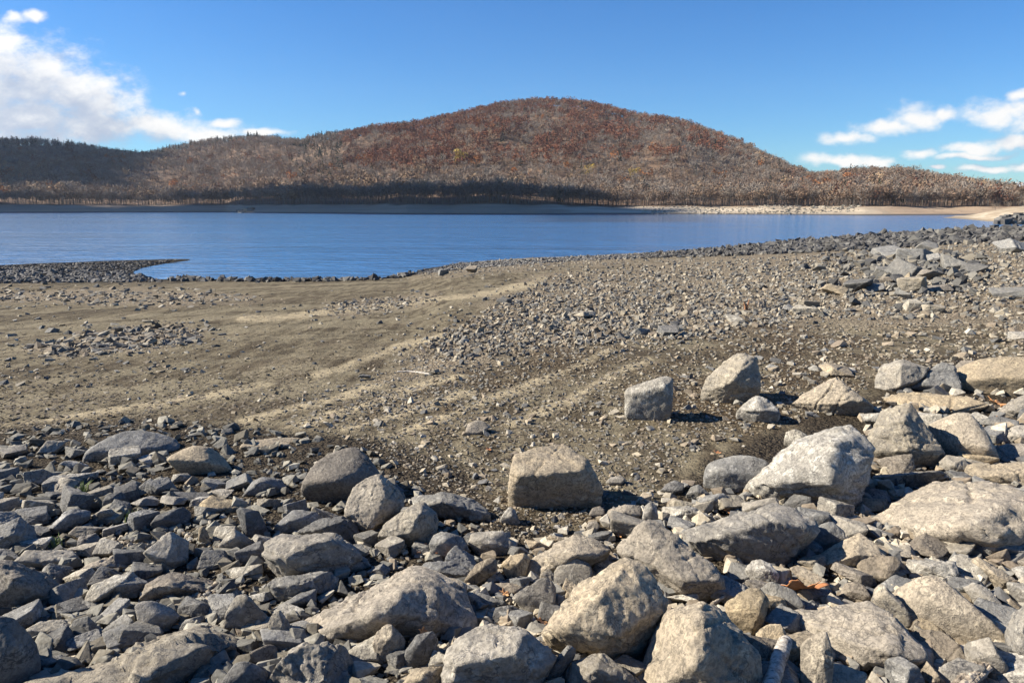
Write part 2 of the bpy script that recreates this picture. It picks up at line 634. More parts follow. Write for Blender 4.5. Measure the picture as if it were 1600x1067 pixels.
hgt = T.math('ADD', T.math('MULTIPLY', fine, 0.6), T.math('MULTIPLY', T.noise(POS, 60.0, 3.0, 0.6), 0.25))
stone_h = T.math('SUBTRACT', 1.0, T.math('ADD', T.math('MULTIPLY', v1, 0.8), T.math('MULTIPLY', v2, 0.35)))
rough_zone = T.math('MAXIMUM', zg, T.math('MAXIMUM', zr, T.math('MULTIPLY', zd, 0.55)))
hgt = T.math('ADD', hgt, T.math('MULTIPLY', stone_h, T.math('MULTIPLY', rough_zone, 1.3)))
hgt = T.math('ADD', hgt, T.math('MULTIPLY', clod, 1.0))
hgt = T.math('SUBTRACT', hgt, T.math('MULTIPLY', crack, 1.2))
T.l.new(T.bump(hgt, 1.0, 0.045), B.inputs['Normal'])

m_dark = np.clip(m_dark - 0.8 * m_pale, 0, 1)
zone_col = np.stack([m_gravel, m_dark, m_pale, m_wet], -1)
gme = mk_mesh('beach', np.stack([GX, GY, (GZ + rel)], -1), quads, True,
              {'zone': zone_col, 'rubble': np.stack([m_rub, m_wet, m_wet * 0], -1)}, gm)
add('beach', gme, 'brown cracked mud and gravel lake bed laid bare by low water', 'lake bed', kind='structure')

# ------------------------------------------------------------------ water
wm, T, B = new_mat('lake_water')
geo = T.node('ShaderNodeNewGeometry')
POS = geo.outputs['Position']
B.inputs['Base Color'].default_value = (0.055, 0.150, 0.315, 1)
B.inputs['Roughness'].default_value = 0.1
B.inputs['Specular IOR Level'].default_value = 0.5
B.inputs['IOR'].default_value = 1.45
wv1 = T.noise(T.mapping(POS, rot=(0, 0, 0.5), scale=(0.55, 1.1, 1)), 1.1, 4.0, 0.55, 0.4)
wv2 = T.noise(T.mapping(POS, rot=(0, 0, -0.3), scale=(0.5, 1.0, 1)), 0.22, 3.0, 0.5, 0.3)
sepw = T.node('ShaderNodeSeparateXYZ')
T.l.new(POS, sepw.inputs[0])
calm = T.ramp(T.math('DIVIDE', sepw.outputs[0], T.math('MAXIMUM', sepw.outputs[1], 1.0)), -0.45, 0.05, 0.33, 0.85)
calm = T.math('MULTIPLY', calm, T.ramp(T.noise(T.mapping(POS, scale=(0.004, 0.028, 1)), 1.0, 4.0), 0.34, 0.66, 0.6, 1.2))
wv3 = T.noise(T.mapping(POS, rot=(0, 0, 0.1), scale=(0.35, 1.0, 1)), 0.75, 3.0, 0.6, 0.5)
lane_u = T.math('DIVIDE', sepw.outputs[0], T.math('MAXIMUM', sepw.outputs[1], 1.0))
lane = T.math('MULTIPLY', T.math('MULTIPLY', T.ramp(lane_u, -0.05, 0.08), T.ramp(lane_u, 0.36, 0.22)), T.ramp(T.math('ADD', sepw.outputs[1], T.math('MULTIPLY', T.noise(T.mapping(POS, scale=(0.004, 0.03, 1)), 1.0, 3.0), 160.0)), 250.0, 300.0))
calm = T.math('MULTIPLY', calm, T.math('SUBTRACT', 1.0, T.math('MULTIPLY', lane, 0.86)))
hh = T.math('ADD', T.math('ADD', T.math('MULTIPLY', wv1, 0.35), T.math('MULTIPLY', wv3, 0.7)), wv2)
T.l.new(T.bump(T.math('MULTIPLY', hh, calm), 1.0, 0.75), B.inputs['Normal'])
xs = np.array([-2500, -600, 0, 600, 2500.0])
ys = np.array([-100, 20, 300, 700, 1200.0])
V = np.array([[x, y, 0.0] for x in xs for y in ys])
ii = np.arange(25).reshape(5, 5)
Fq = np.stack([ii[:-1, :-1], ii[1:, :-1], ii[1:, 1:], ii[:-1, 1:]], -1).reshape(-1, 4)
add('lake_water', mk_mesh('lake_water', V, Fq, True, None, wm), 'blue rippled water of the lake below the wooded hill', 'lake', kind='structure')

# ------------------------------------------------------------------ far shore and hills
RIDGE = [(-900, 215), (-400, 205), (0, 215), (60, 214), (120, 220), (180, 230), (230, 233), (300, 218), (350, 211), (400, 207), (440, 211), (470, 217),
         (500, 207), (560, 200), (640, 191), (700, 178), (760, 165), (800, 158), (850, 153), (900, 155), (950, 165), (1000, 178),
         (1060, 185), (1100, 197), (1150, 215), (1200, 240), (1240, 259), (1270, 270), (1300, 268), (1330, 264), (1400, 266), (1450, 271), (1500, 279), (1550, 289), (1600, 297),
         (1750, 305), (2400, 300)]
_rx = np.array([a for a, b in RIDGE], float)
_ry = np.array([b for a, b in RIDGE], float) + 14.0
_rdist = np.interp(_rx, [-900, 0, 350, 440, 520, 700, 850, 1000, 1200, 1270, 1400, 1600, 2400], [1200, 1250, 1300, 1280, 1080, 1000, 1000, 1000, 980, 930, 830, 800, 800])
_r = ray(_rx, _ry)
_rz = CAM_Z + _r[:, 2] / np.hypot(_r[:, 0], _r[:, 1]) * _rdist
_raz = np.degrees(np.arctan2(_r[:, 0], _r[:, 1]))
_shx = np.array([-900, 0, 360, 385, 640, 850, 900, 1250, 1340, 1420, 1500, 1560, 1700, 2400.0])
_shd = np.array([640, 600, 590, 520, 395, 385, 410, 400, 380, 400, 420, 430, 430, 430.0])
_shaz = az_of_px(_shx)


def hill_params(az):
    return np.interp(az, _shaz, _shd), np.interp(az, _raz, _rdist), np.interp(az, _raz, _rz)


def hill_z(X, Y):
    r = np.hypot(X, Y)
    az = np.degrees(np.arctan2(X, Y))
    ds, dr, zr = hill_params(az)
    b0 = ds + 38 + 8 * np.sin(az * 0.9)
    bt = 5.3 - 1.2 * smooth(2.0, 7.0, az)
    z = np.where(r < b0, (r - ds) / (b0 - ds) * bt, 0)
    z = np.maximum(z, -2.0)
    t = np.clip((r - b0) / (dr - b0), 0, 1)
    g = 0.35 * t + 0.65 * smooth(0, 1, t)
    up = bt + (zr - bt) * g
    nz = fbm2(X, Y, 140.0, 4, 4.4)
    up = up + nz * 11.0 * np.sin(np.pi * np.clip(t, 0, 1)) + 1.3 * fbm2(X, Y, 22.0, 3, 2.2) * np.minimum(1, t * 8)
    fall = np.clip((r - dr) / 1400, 0, 1)
    up = up * (1 - smooth(0, 1, fall)) + 12 * smooth(0, 1, fall)
    return np.where(r < b0, z + 0.5 * fbm2(X, Y, 12.0, 3, 6.6) * smooth(0, 10, r - ds), up), r - b0, t


hA = np.radians(np.linspace(-70, 70, 700))
hT = np.concatenate([np.linspace(-0.03, 0.12, 60)[:-1], np.linspace(0.12, 1.0, 90)[:-1], np.linspace(1.0, 3.2, 26)])
HA, HT = np.meshgrid(hA, hT, indexing='ij')
ds, dr, zr = hill_params(np.degrees(HA))
HR = ds + (dr - ds) * HT
HX, HY = np.sin(HA) * HR, np.cos(HA) * HR
HZ, HB, HTT = hill_z(HX.ravel(), HY.ravel())
ii = np.arange(HA.size).reshape(HA.shape)
hq = np.stack([ii[:-1, :-1], ii[1:, :-1], ii[1:, 1:], ii[:-1, 1:]], -1).reshape(-1, 4)
shore_mask = smooth(4, -6, HB + 5 * fbm2(HX.ravel(), HY.ravel(), 18.0, 3, 7.7))
haz = np.degrees(HA.ravel())
hm, T, B = new_mat('forest_floor')
ah = T.node('ShaderNodeAttribute', attribute_name='bare')
sh = T.node('ShaderNodeSeparateColor')
T.l.new(ah.outputs['Color'], sh.inputs[0])
geo = T.node('ShaderNodeNewGeometry')
POS = geo.outputs['Position']
lit = T.mix(T.ramp(T.noise(POS, 0.05, 5.0, 0.6), 0.35, 0.65), (0.105, 0.066, 0.040), (0.19, 0.125, 0.080))
sand = T.mix(T.ramp(T.noise(T.mapping(POS, scale=(0.02, 0.02, 0.9)), 1.0, 4.0, 0.6), 0.35, 0.65), (0.33, 0.27, 0.195), (0.52, 0.44, 0.33))
sand = T.mix(sh.outputs[1], T.mix(0.7, sand, (0.30, 0.205, 0.13)), sand)
spz = T.node('ShaderNodeSeparateXYZ')
T.l.new(POS, spz.inputs[0])
sand = T.mix(T.ramp(spz.outputs[2], 0.9, 0.2), sand, (0.07, 0.062, 0.055))
T.l.new(T.mix(1.0, T.mix(sh.outputs[0], lit, sand), (0.85, 0.85, 0.85), 'MULTIPLY'), B.inputs['Base Color'])
T.l.new(T.bump(T.noise(POS, 0.6, 5.0, 0.7), 0.6, 1.2), B.inputs['Normal'])
sunlit_az = smooth(az_of_px(820), az_of_px(900), haz) * smooth(az_of_px(1400), az_of_px(1330), haz)  # sunlit stretch of shore, its sand coloured paler than the cloud-shaded part
bare = np.stack([shore_mask, np.clip(sunlit_az, 0, 1), sunlit_az * 0], -1)
add('hills', mk_mesh('hills', np.stack([HX.ravel(), HY.ravel(), HZ], -1), hq, True, {'bare': bare}, hm),
    'wooded hills rising behind the far shore of the lake', 'hill', kind='structure')

# far plain closing the horizon
pm, T, B = new_mat('distant_land')
B.inputs['Base Color'].default_value = (0.12, 0.10, 0.075, 1)
V = np.array([[-20000, -20000, -3], [20000, -20000, -3], [20000, 20000, -3], [-20000, 20000, -3.0]])
add('distant_ground', mk_mesh('distant_ground', V, np.array([[0, 1, 2, 3]]), False, None, pm), 'flat brown land around the lake', 'ground', kind='structure')

# sand bar that runs into the lake
bar_front = [(1470, 340.2), (1510, 343), (1545, 346), (1600, 349.5), (1700, 352), (1900, 353)]
bar_back = [(1900, 331), (1700, 332), (1600, 333.2), (1540, 334.5), (1500, 337.5)]
BAR = [tuple(plane0(a, b)) for a, b in bar_front + bar_back]
bx = np.linspace(95, 420, 190)
by = np.linspace(120, 480, 190)
BX, BY = np.meshgrid(bx, by, indexing='ij')
bd, bin_ = seg_dist(BX.ravel(), BY.ravel(), BAR)
bs = np.where(bin_, bd, -bd)
bpx, _ = project(np.stack([BX.ravel(), BY.ravel(), np.zeros(BX.size)], -1))
top = np.interp(bpx, [1470, 1520, 1550, 1580, 1650, 1900], [0.35, 1.0, 3.2, 4.3, 4.6, 5.0])
BZ = np.where(bs > 0, top * (1 - np.exp(-bs * 0.10)), 0.2 * bs) + np.where(bs > 2, 0.35, 0) * fbm2(BX.ravel(), BY.ravel(), 9.0, 3, 3.3)
ii = np.arange(BX.size).reshape(BX.shape)
bq = np.stack([ii[:-1, :-1], ii[1:, :-1], ii[1:, 1:], ii[:-1, 1:]], -1).reshape(-1, 4)
bq = bq[bs[bq].max(1) > -4]
sm, T, B = new_mat('sand_bar_sand')
geo = T.node('ShaderNodeNewGeometry')
POS = geo.outputs['Position']
spz = T.node('ShaderNodeSeparateXYZ')
T.l.new(POS, spz.inputs[0])
c = T.mix(T.ramp(T.noise(T.mapping(POS, scale=(0.05, 0.05, 1.2)), 1.0, 5.0, 0.6), 0.38, 0.62), (0.27, 0.212, 0.142), (0.39, 0.325, 0.235))
c = T.mix(T.ramp(spz.outputs[2], 0.5, 0.1), c, (0.20, 0.16, 0.11))
T.l.new(c, B.inputs['Base Color'])
T.l.new(T.bump(T.noise(POS, 0.8, 5.0, 0.7), 0.5, 0.6), B.inputs['Normal'])
add('sand_bar_shore', mk_mesh('sand_bar', np.stack([BX.ravel(), BY.ravel(), BZ], -1), bq, True, None, sm),
    'pale tan sand bar running into the lake beneath grey shrubs', 'sand bar', kind='structure')


def bar_z(x, y):
    i = int(np.clip(np.searchsorted(bx, x), 0, 189))
    j = int(np.clip(np.searchsorted(by, y), 0, 189))
    return float(BZ.reshape(BX.shape)[i, j])
# ------------------------------------------------------------------ trees
def tri_soup(cent, size, normal_up=0.0, elong=1.0, r=None):
    """random triangles at CENT (n,3), returns (3n,3)"""
    r = r or rng
    n = len(cent)
    a = r.normal(size=(n, 3))
    a /= np.linalg.norm(a, axis=1)[:, None]
    b = r.normal(size=(n, 3))
    b -= (b * a).sum(1)[:, None] * a
    b /= np.linalg.norm(b, axis=1)[:, None]
    s = np.asarray(size).reshape(-1, 1) * r.uniform(0.6, 1.3, (n, 1))
    p0 = cent + a * s * elong
    p1 = cent - a * s * 0.5 * elong + b * s * 0.8 / elong
    p2 = cent - a * s * 0.5 * elong - b * s * 0.8 / elong
    return np.stack([p0, p1, p2], 1)


def sliver(p, q, w, r):
    """thin triangles from p to q"""
    d = q - p
    d = d / (np.linalg.norm(d, axis=1)[:, None] + 1e-9)
    s = r.normal(size=p.shape)
    s -= (s * d).sum(1)[:, None] * d
    s /= np.linalg.norm(s, axis=1)[:, None]
    w = np.asarray(w).reshape(-1, 1)
    return np.stack([p - s * w, p + s * w, q], 1)


def crossed(p, q, w0, w1):
    """two crossed quads as four triangles for a trunk"""
    out = []
    for s in (np.array([1, 0, 0.0]), np.array([0, 1, 0.0])):
        a, b, c, d = p - s * w0, p + s * w0, q + s * w1, q - s * w1
        out += [[a, b, c], [a, c, d]]
    return np.array(out)


def leafy_tree(seed, n=150, H=1.0, W=0.36, base=0.25, sz=0.054):
    r = np.random.default_rng(seed)
    nl = r.integers(5, 9)
    lc = np.stack([r.normal(0, W * 0.5, nl), r.normal(0, W * 0.5, nl), r.uniform(base + 0.15, 0.88, nl)], -1)
    k = r.integers(0, nl, n)
    d = r.normal(size=(n, 3))
    d /= np.linalg.norm(d, axis=1)[:, None]
    c = lc[k] + d * (r.uniform(0.5, 1, (n, 1)) ** 0.5) * np.array([W * 0.5, W * 0.5, 0.17])
    t = tri_soup(c, np.full(n, sz), r=r)
    tr = crossed(np.array([0, 0, -0.05]), np.array([r.normal() * 0.03, r.normal() * 0.03, 0.7]), 0.017, 0.006)
    kind = np.concatenate([np.zeros(len(t)), np.ones(len(tr))])
    return np.concatenate([t, tr]) * H, kind


def bare_tree(seed, n=125, W=0.36):
    r = np.random.default_rng(seed)
    top = np.array([r.normal() * 0.05, r.normal() * 0.05, 0.85])
    tr = crossed(np.array([0, 0, -0.05]), top, 0.018, 0.003)
    nl = 11
    z0 = r.uniform(0.28, 0.75, nl)
    p = np.stack([top[0] * z0, top[1] * z0, z0], -1)
    a = r.uniform(0, 6.283, nl)
    q = p + np.stack([np.cos(a) * W * r.uniform(.6, 1.1, nl), np.sin(a) * W * r.uniform(.6, 1.1, nl), r.uniform(0.12, 0.32, nl)], -1) * (1.15 - z0)[:, None] * 1.3
    limbs = sliver(p, q, np.full(nl, 0.010), r)
    k = r.integers(0, nl, n)
    f = r.uniform(0.45, 1.05, (n, 1))
    b0 = p[k] * (1 - f) + q[k] * f + r.normal(0, 0.05, (n, 3))
    m = n // 3
    tw = sliver(b0[:m], b0[:m] + (q[k] - p[k])[:m] * 0.4 + np.abs(r.normal(0, 0.05, (m, 3))) * np.array([0.3, 0.3, 1]), np.full(m, 0.010), r)
    puff = tri_soup(b0[m:], np.full(n - m, 0.030), elong=1.35, r=r)
    tw = np.concatenate([tw, puff])
    kind = np.concatenate([np.ones(len(tr)), np.ones(nl), np.zeros(n)])
    return np.concatenate([tr, limbs, tw]), kind


def fir_tree(seed, n=80):
    r = np.random.default_rng(seed)
    z = r.uniform(0.15, 1.0, n)
    rad = (1.02 - z) * 0.27
    a = r.uniform(0, 6.283, n)
    c = np.stack([np.cos(a) * rad * r.uniform(.3, 1, n), np.sin(a) * rad * r.uniform(.3, 1, n), z], -1)
    t = tri_soup(c, 0.03 + 0.06 * (1 - z), r=r)
    tr = crossed(np.array([0, 0, -0.05]), np.array([0, 0, 0.8]), 0.016, 0.005)
    return np.concatenate([t, tr]), np.concatenate([np.zeros(n), np.ones(len(tr))])


PROTO = {'leaf': [leafy_tree(100 + i) for i in range(6)], 'bare': [bare_tree(200 + i) for i in range(8)], 'fir': [fir_tree(300 + i) for i in range(4)]}

wdm, T, B = new_mat('wood_and_leaves')
aw = T.node('ShaderNodeAttribute', attribute_name='tint')
T.l.new(aw.outputs['Color'], B.inputs['Base Color'])
B.inputs['Roughness'].default_value = 0.9
B.inputs['Specular IOR Level'].default_value = 0.1

COLS = {'russet': (0.25, 0.105, 0.060), 'russet_dark': (0.17, 0.082, 0.055), 'grey': (0.31, 0.262, 0.215), 'brown': (0.24, 0.165, 0.115), 'tan': (0.36, 0.255, 0.160),
        'orange': (0.37, 0.155, 0.058), 'yellow': (0.40, 0.29, 0.075), 'fir': (0.030, 0.042, 0.026), 'cloud_shaded': (0.17, 0.14, 0.12)}


def build_trees(specs):
    """specs: list of (x, y, z, H, kind, colour) -> triangle soup with colours"""
    Vs, Cs = [], []
    for (x, y, z, H, kind, colr) in specs:
        pr, pk = PROTO[kind][rng.integers(len(PROTO[kind]))]
        a = rng.uniform(0, 6.283)
        ca, sa = math.cos(a), math.sin(a)
        wd = rng.uniform(0.85, 1.25)
        P = pr.reshape(-1, 3)
        Q = np.empty_like(P)
        Q[:, 0] = (P[:, 0] * ca - P[:, 1] * sa) * H * wd + x
        Q[:, 1] = (P[:, 0] * sa + P[:, 1] * ca) * H * wd + y
        Q[:, 2] = P[:, 2] * H + z
        c = 0.74 * np.array(colr)[None, :] * rng.uniform(0.86, 1.14, (len(pk), 1)) * rng.uniform(0.88, 1.12)
        bark = np.array([0.19, 0.165, 0.14]) if kind == 'bare' else np.array([0.12, 0.095, 0.075])
        c = np.where(pk[:, None] > 0.5, bark[None, :], c)
        Vs.append(Q)
        Cs.append(np.repeat(c, 3, 0))
    V = np.concatenate(Vs)
    return V, np.arange(len(V)).reshape(-1, 3), np.concatenate(Cs)


# individually visible trees: (pixel of the crown centre, height, colour, kind, label)
SINGLE = [
    (718, 252, 15, 'yellow', 'leaf', 'pale yellow tree glowing among grey ones midway up the main hill'),
    (655, 268, 9, 'tan', 'leaf', 'small yellowish tan tree just below the pale yellow one'),
    (276, 294, 13, 'orange', 'leaf', 'tall orange brown tree at the shaded lake edge, leftmost of its orange trees'),
    (321, 299, 10, 'orange', 'leaf', 'shorter orange tree at the shaded lake edge beside a taller one'),
    (456, 279, 11, 'orange', 'leaf', 'single golden orange tree at the foot of the dark spruce slope'),
    (803, 277, 10, 'orange', 'leaf', 'coral orange tree behind the dark shaded shore thicket, by the sunlit gap'),
    (668, 274, 9, 'russet', 'leaf', 'coral red tree right above the dark shaded shore thicket'),
    (920, 272, 10, 'yellow', 'leaf', 'golden tree low on the hill over the start of the bright sand shore'),
    (992, 276, 10, 'yellow', 'leaf', 'small gold tree low on the hill, first of a gold and olive pair'),
    (1014, 275, 9, 'tan', 'leaf', 'olive yellow tree next to the small gold one low on the hill'),
    (975, 287, 10, 'orange', 'leaf', 'light orange tree just below the gold and olive pair'),
    (1098, 233, 14, 'russet', 'leaf', 'big rust red oak high on the sunny flank, beside black evergreens'),
    (1094, 225, 13, 'fir', 'fir', 'black green spruce standing above the big rust red oak'),
    (1117, 231, 12, 'fir', 'fir', 'black green spruce at the downhill end of the rust red oaks'),
    (1325, 285, 10, 'orange', 'leaf', 'orange tree on the low hill beyond the stony point'),
    (388, 208, 15, 'fir', 'fir', 'tallest dark spruce on the crest of the far ridge'),
    (402, 209, 14, 'fir', 'fir', 'dark spruce just beside the tallest one on the far ridge'),
    (465, 214, 12, 'fir', 'fir', 'dark spruce at the notch where two ridges meet'),
    (1469, 273, 8, 'fir', 'fir', 'rounded dark evergreen on the skyline of the low hill'),
    (500, 240, 12, 'fir', 'fir', 'dark spruce halfway up the shaded shoulder of the main hill'),
]
single_xy = []


def hill_hit(px, py):
    r = ray(px, py)
    h = math.hypot(r[0], r[1])
    ds = np.linspace(380, 1330, 1500)
    X, Y = r[0] / h * ds, r[1] / h * ds
    z, _, _ = hill_z(X, Y)
    line = CAM_Z + r[2] / h * ds
    k = np.where(line < z + 1e-3)[0]
    k = int(k[0]) if len(k) else int(np.argmin(line - z))
    return X[k], Y[k], z[k]


for px, py, H, cname, kind, lab in SINGLE:
    depth_guess = 800
    x, y, z = hill_hit(px, py + 0.45 * H / depth_guess * FPX)
    single_xy.append((x, y, H))
    root = bpy.data.objects.new({'fir': 'spruce_tree', 'leaf': 'autumn_tree'}[kind], None)
    COL.objects.link(root)
    root.location = (x, y, z)
    root['label'] = lab
    root['category'] = 'tree'
    if kind == 'leaf':
        pr, pk = leafy_tree(int(px * 7 + py), n=420, W=0.42, sz=0.045)
    else:
        pr, pk = fir_tree(int(px * 7 + py), n=320)
    crown = pr[pk < 0.5].reshape(-1, 3) * H
    c = np.array(COLS[cname])[None, :] * np.repeat(rng.uniform(0.7, 1.3, (len(crown) // 3, 1)), 3, 0)
    add('crown', mk_mesh('crown', crown, np.arange(len(crown)).reshape(-1, 3), False, {'tint': c}, wdm), parent=root)
    # tapered trunk with two forked limbs
    vs, fs = [], []

    def limb(p, q, r0, r1, n=6):
        b = len(vs)
        for (c0, rr) in ((p, r0), (q, r1)):
            for k in range(n):
                vs.append((c0[0] + rr * math.cos(6.283 * k / n), c0[1] + rr * math.sin(6.283 * k / n), c0[2]))
        for k in range(n):
            fs.append((b + k, b + (k + 1) % n, b + n + (k + 1) % n, b + n + k))
    limb((0, 0, -0.5), (0.1, 0, H * 0.72), 0.30, 0.08)
    if kind == 'leaf':
        limb((0.05, 0, H * 0.35), (H * 0.16, 0.2, H * 0.62), 0.14, 0.05)
        limb((0.05, 0, H * 0.42), (-H * 0.15, -0.3, H * 0.68), 0.13, 0.05)
    vv_ = np.array(vs)
    add('trunk', mk_mesh('trunk', vv_, np.array(fs), True, {'tint': np.tile([[0.13, 0.105, 0.085]], (len(vv_), 1))}, wdm), parent=root)

# the wood
specs = []
n_try = 26000
az = rng.uniform(-46, 46, n_try)
dmin, dmax, zr_ = hill_params(az)
u = rng.uniform(0, 1, n_try)
d0 = dmin + 40
d1 = dmax + 25
dist = np.sqrt(d0 ** 2 + u * (d1 ** 2 - d0 ** 2))
X = np.sin(np.radians(az)) * dist
Y = np.cos(np.radians(az)) * dist
# thin by a grid so that crowns do not pile up
cell = {}
keep = []
for i in range(n_try):
    key = (int(X[i] // 6.2), int(Y[i] // 6.2))
    if cell.get(key, 0) < 1:
        cell[key] = 1
        keep.append(i)
keep = np.array(keep)
X, Y = X[keep], Y[keep]
Z, Bq, Tq = hill_z(X, Y)
okk = Bq > 3
X, Y, Z, Bq, Tq = X[okk], Y[okk], Z[okk], Bq[okk], Tq[okk]
tpx, tpy = project(np.stack([X, Y, Z + 5], -1))
n1 = fbm2(X, Y, 60.0, 3, 1.1)
n2 = fbm2(X, Y, 26.0, 3, 2.7)
rnd = rng.uniform(0, 1, len(X))
# where russet oaks stand
rz = smooth(440, 600, tpx) * smooth(1190, 1080, tpx) * smooth(272, 240, tpy + (tpx - 800) * 0.03)
rz = rz * smooth(-0.35, 0.25, n1 * 1.0 + n2 * 0.6 + np.where((tpx > 540) & (tpx < 1000), 0.22, -0.12))
low = smooth(0.30, 0.05, Tq)
single_xy_a = np.array(single_xy)
for i in range(len(X)):
    if (np.hypot(single_xy_a[:, 0] - X[i], single_xy_a[:, 1] - Y[i]) < single_xy_a[:, 2] * 0.45).any():
        continue
    p = rnd[i]
    Hh = rng.uniform(8.0, 12.5)
    px_, py_ = tpx[i], tpy[i]
    ridge_l = px_ < 560 and Tq[i] > 0.8
    if ridge_l and p < 0.42:
        kind, c, Hh = 'fir', COLS['fir'], rng.uniform(8, 13)
    elif 455 < px_ < 540 and py_ < 270 and p < 0.3:
        kind, c = 'fir', COLS['fir']
    elif px_ > 540 and p < 0.022:
        kind, c = 'fir', COLS['fir']
    elif p < 0.02 + 0.72 * rz[i]:
        kind = 'leaf'
        c = COLS['russet'] if rng.uniform() < 0.62 else COLS['russet_dark']
    elif px_ > 1220 and n2[i] > -0.1 and p < 0.62:
        kind, c = 'leaf', COLS['brown'] if rng.uniform() < 0.7 else COLS['russet_dark']
        Hh *= 0.85
    else:
        q = rng.uniform()
        if q < 0.10:
            kind, c = 'leaf', COLS['brown']
        elif q < 0.10 + 0.06 * low[i] + 0.015:
            kind, c = 'leaf', COLS['tan']
        elif q < 0.25 + 0.04 * low[i] and rng.uniform() < 0.10:
            kind, c = 'leaf', COLS['orange']
        else:
            kind = 'bare'
            c = COLS['grey'] if rng.uniform() < 0.62 else COLS['brown']
    if low[i] > 0.5:
        Hh *= 1.15
    specs.append((X[i], Y[i], Z[i], Hh, kind, c))
# close rank of trunks at the edge of the wood
for a in np.arange(-40, 40, 0.13):
    ds, dr, zr = hill_params(np.array([a]))
    for row in range(2):
        d = ds[0] + 42 + row * 9 + rng.uniform(-4, 5)
        aa = a + rng.uniform(-0.08, 0.08)
        x, y = math.sin(math.radians(aa)) * d, math.cos(math.radians(aa)) * d
        z, bq_, _ = hill_z(np.array([x]), np.array([y]))
        if bq_[0] < 0:
            continue
        q = rng.uniform()
        px_ = 800 + FPX * x / y
        if 470 < px_ < 840:  # darker tree colour here paints in the cloud's shade
            specs.append((x, y, z[0], rng.uniform(8.5, 13), 'bare', COLS['cloud_shaded']))
        else:
            specs.append((x, y, z[0], rng.uniform(7, 12), 'bare' if q < 0.85 else 'leaf', COLS['grey'] if q < 0.45 else COLS['brown']))
# grey shrubs on the sand bar
for _ in range(420):
    px_ = rng.uniform(1535, 1900)
    q0 = plane0(px_, rng.uniform(331.5, 336))
    s_, i_ = seg_dist(np.array([q0[0]]), np.array([q0[1]]), BAR)
    if not i_[0]:
        continue
    specs.append((q0[0], q0[1], bar_z(q0[0], q0[1]) - 0.3, rng.uniform(3.2, 5.2), 'bare', COLS['tan'] if rng.uniform() < 0.3 else (0.27, 0.215, 0.16)))
Vt, Ft, Ct = build_trees(specs)
add('woods', mk_mesh('woods', Vt, Ft, False, {'tint': Ct}, wdm), 'mass of bare grey and russet autumn trees covering the hills', 'woods', kind='stuff')
print('trees', len(specs), 'tris', len(Ft))


# ------------------------------------------------------------------ clouds overhead, out of the picture, that shade the left hill and the shore
cm, T, B = new_mat('cloud_vapour')
B.inputs['Base Color'].default_value = (0.85, 0.86, 0.88, 1)
B.inputs['Roughness'].default_value = 1.0


def shade_cloud(foot, alt, thick):
    """a flat lumpy cloud whose shadow falls on the plan polygon FOOT at height ~20 m"""
    s = (alt - 25) / SUN[2]
    off = np.array([SUN[0] * s, SUN[1] * s])
    poly = np.array(foot) + off
    lo, hi = poly.min(0) - 40, poly.max(0) + 40
    n = 90
    gx, gy = np.meshgrid(np.linspace(lo[0], hi[0], n), np.linspace(lo[1], hi[1], n), indexing='ij')
    d, ins = seg_dist(gx.ravel(), gy.ravel(), poly)
    sdv = np.where(ins, d, -d) + 26 * fbm2(gx.ravel(), gy.ravel(), 70.0, 4, alt * 0.01)
    h = np.sqrt(np.clip(sdv, 0, 60) / 60) * thick
    up = alt + h * (0.8 + 0.5 * fbm2(gx.ravel(), gy.ravel(), 45.0, 4, 1.9))
    dn = alt - h * 0.25
    V = np.concatenate([np.stack([gx.ravel(), gy.ravel(), up], -1), np.stack([gx.ravel(), gy.ravel(), dn], -1)])
    ii = np.arange(n * n).reshape(n, n)
    q = np.stack([ii[:-1, :-1], ii[1:, :-1], ii[1:, 1:], ii[:-1, 1:]], -1).reshape(-1, 4)
    q = q[sdv[q].max(1) > 0]
    F = np.concatenate([q, q[:, ::-1] + n * n])
    return mk_mesh('cloud', V, F, True, None, cm)


def pol(px, d):
    a = math.atan2(px - 800, FPX)
    return (math.sin(a) * d, math.cos(a) * d)


add('sky_cloud', shade_cloud([pol(-500, 560), pol(0, 570), pol(360, 560), pol(360, 470), pol(640, 350), pol(868, 345), pol(842, 455), pol(650, 470), pol(480, 540), pol(420, 618), pol(300, 650), pol(0, 662), pol(-500, 700)], 900, 60),
    'flat white cloud floating beside the lake and shading its shore', 'cloud', kind='structure')
add('sky_cloud', shade_cloud([pol(-500, 740), pol(60, 760), pol(180, 860), pol(260, 980), pol(300, 1130), pol(260, 1320), pol(0, 1350), pol(-500, 1350)], 900, 80),
    'broad white cloud floating beside the lake and shading the far ridge', 'cloud', kind='structure')
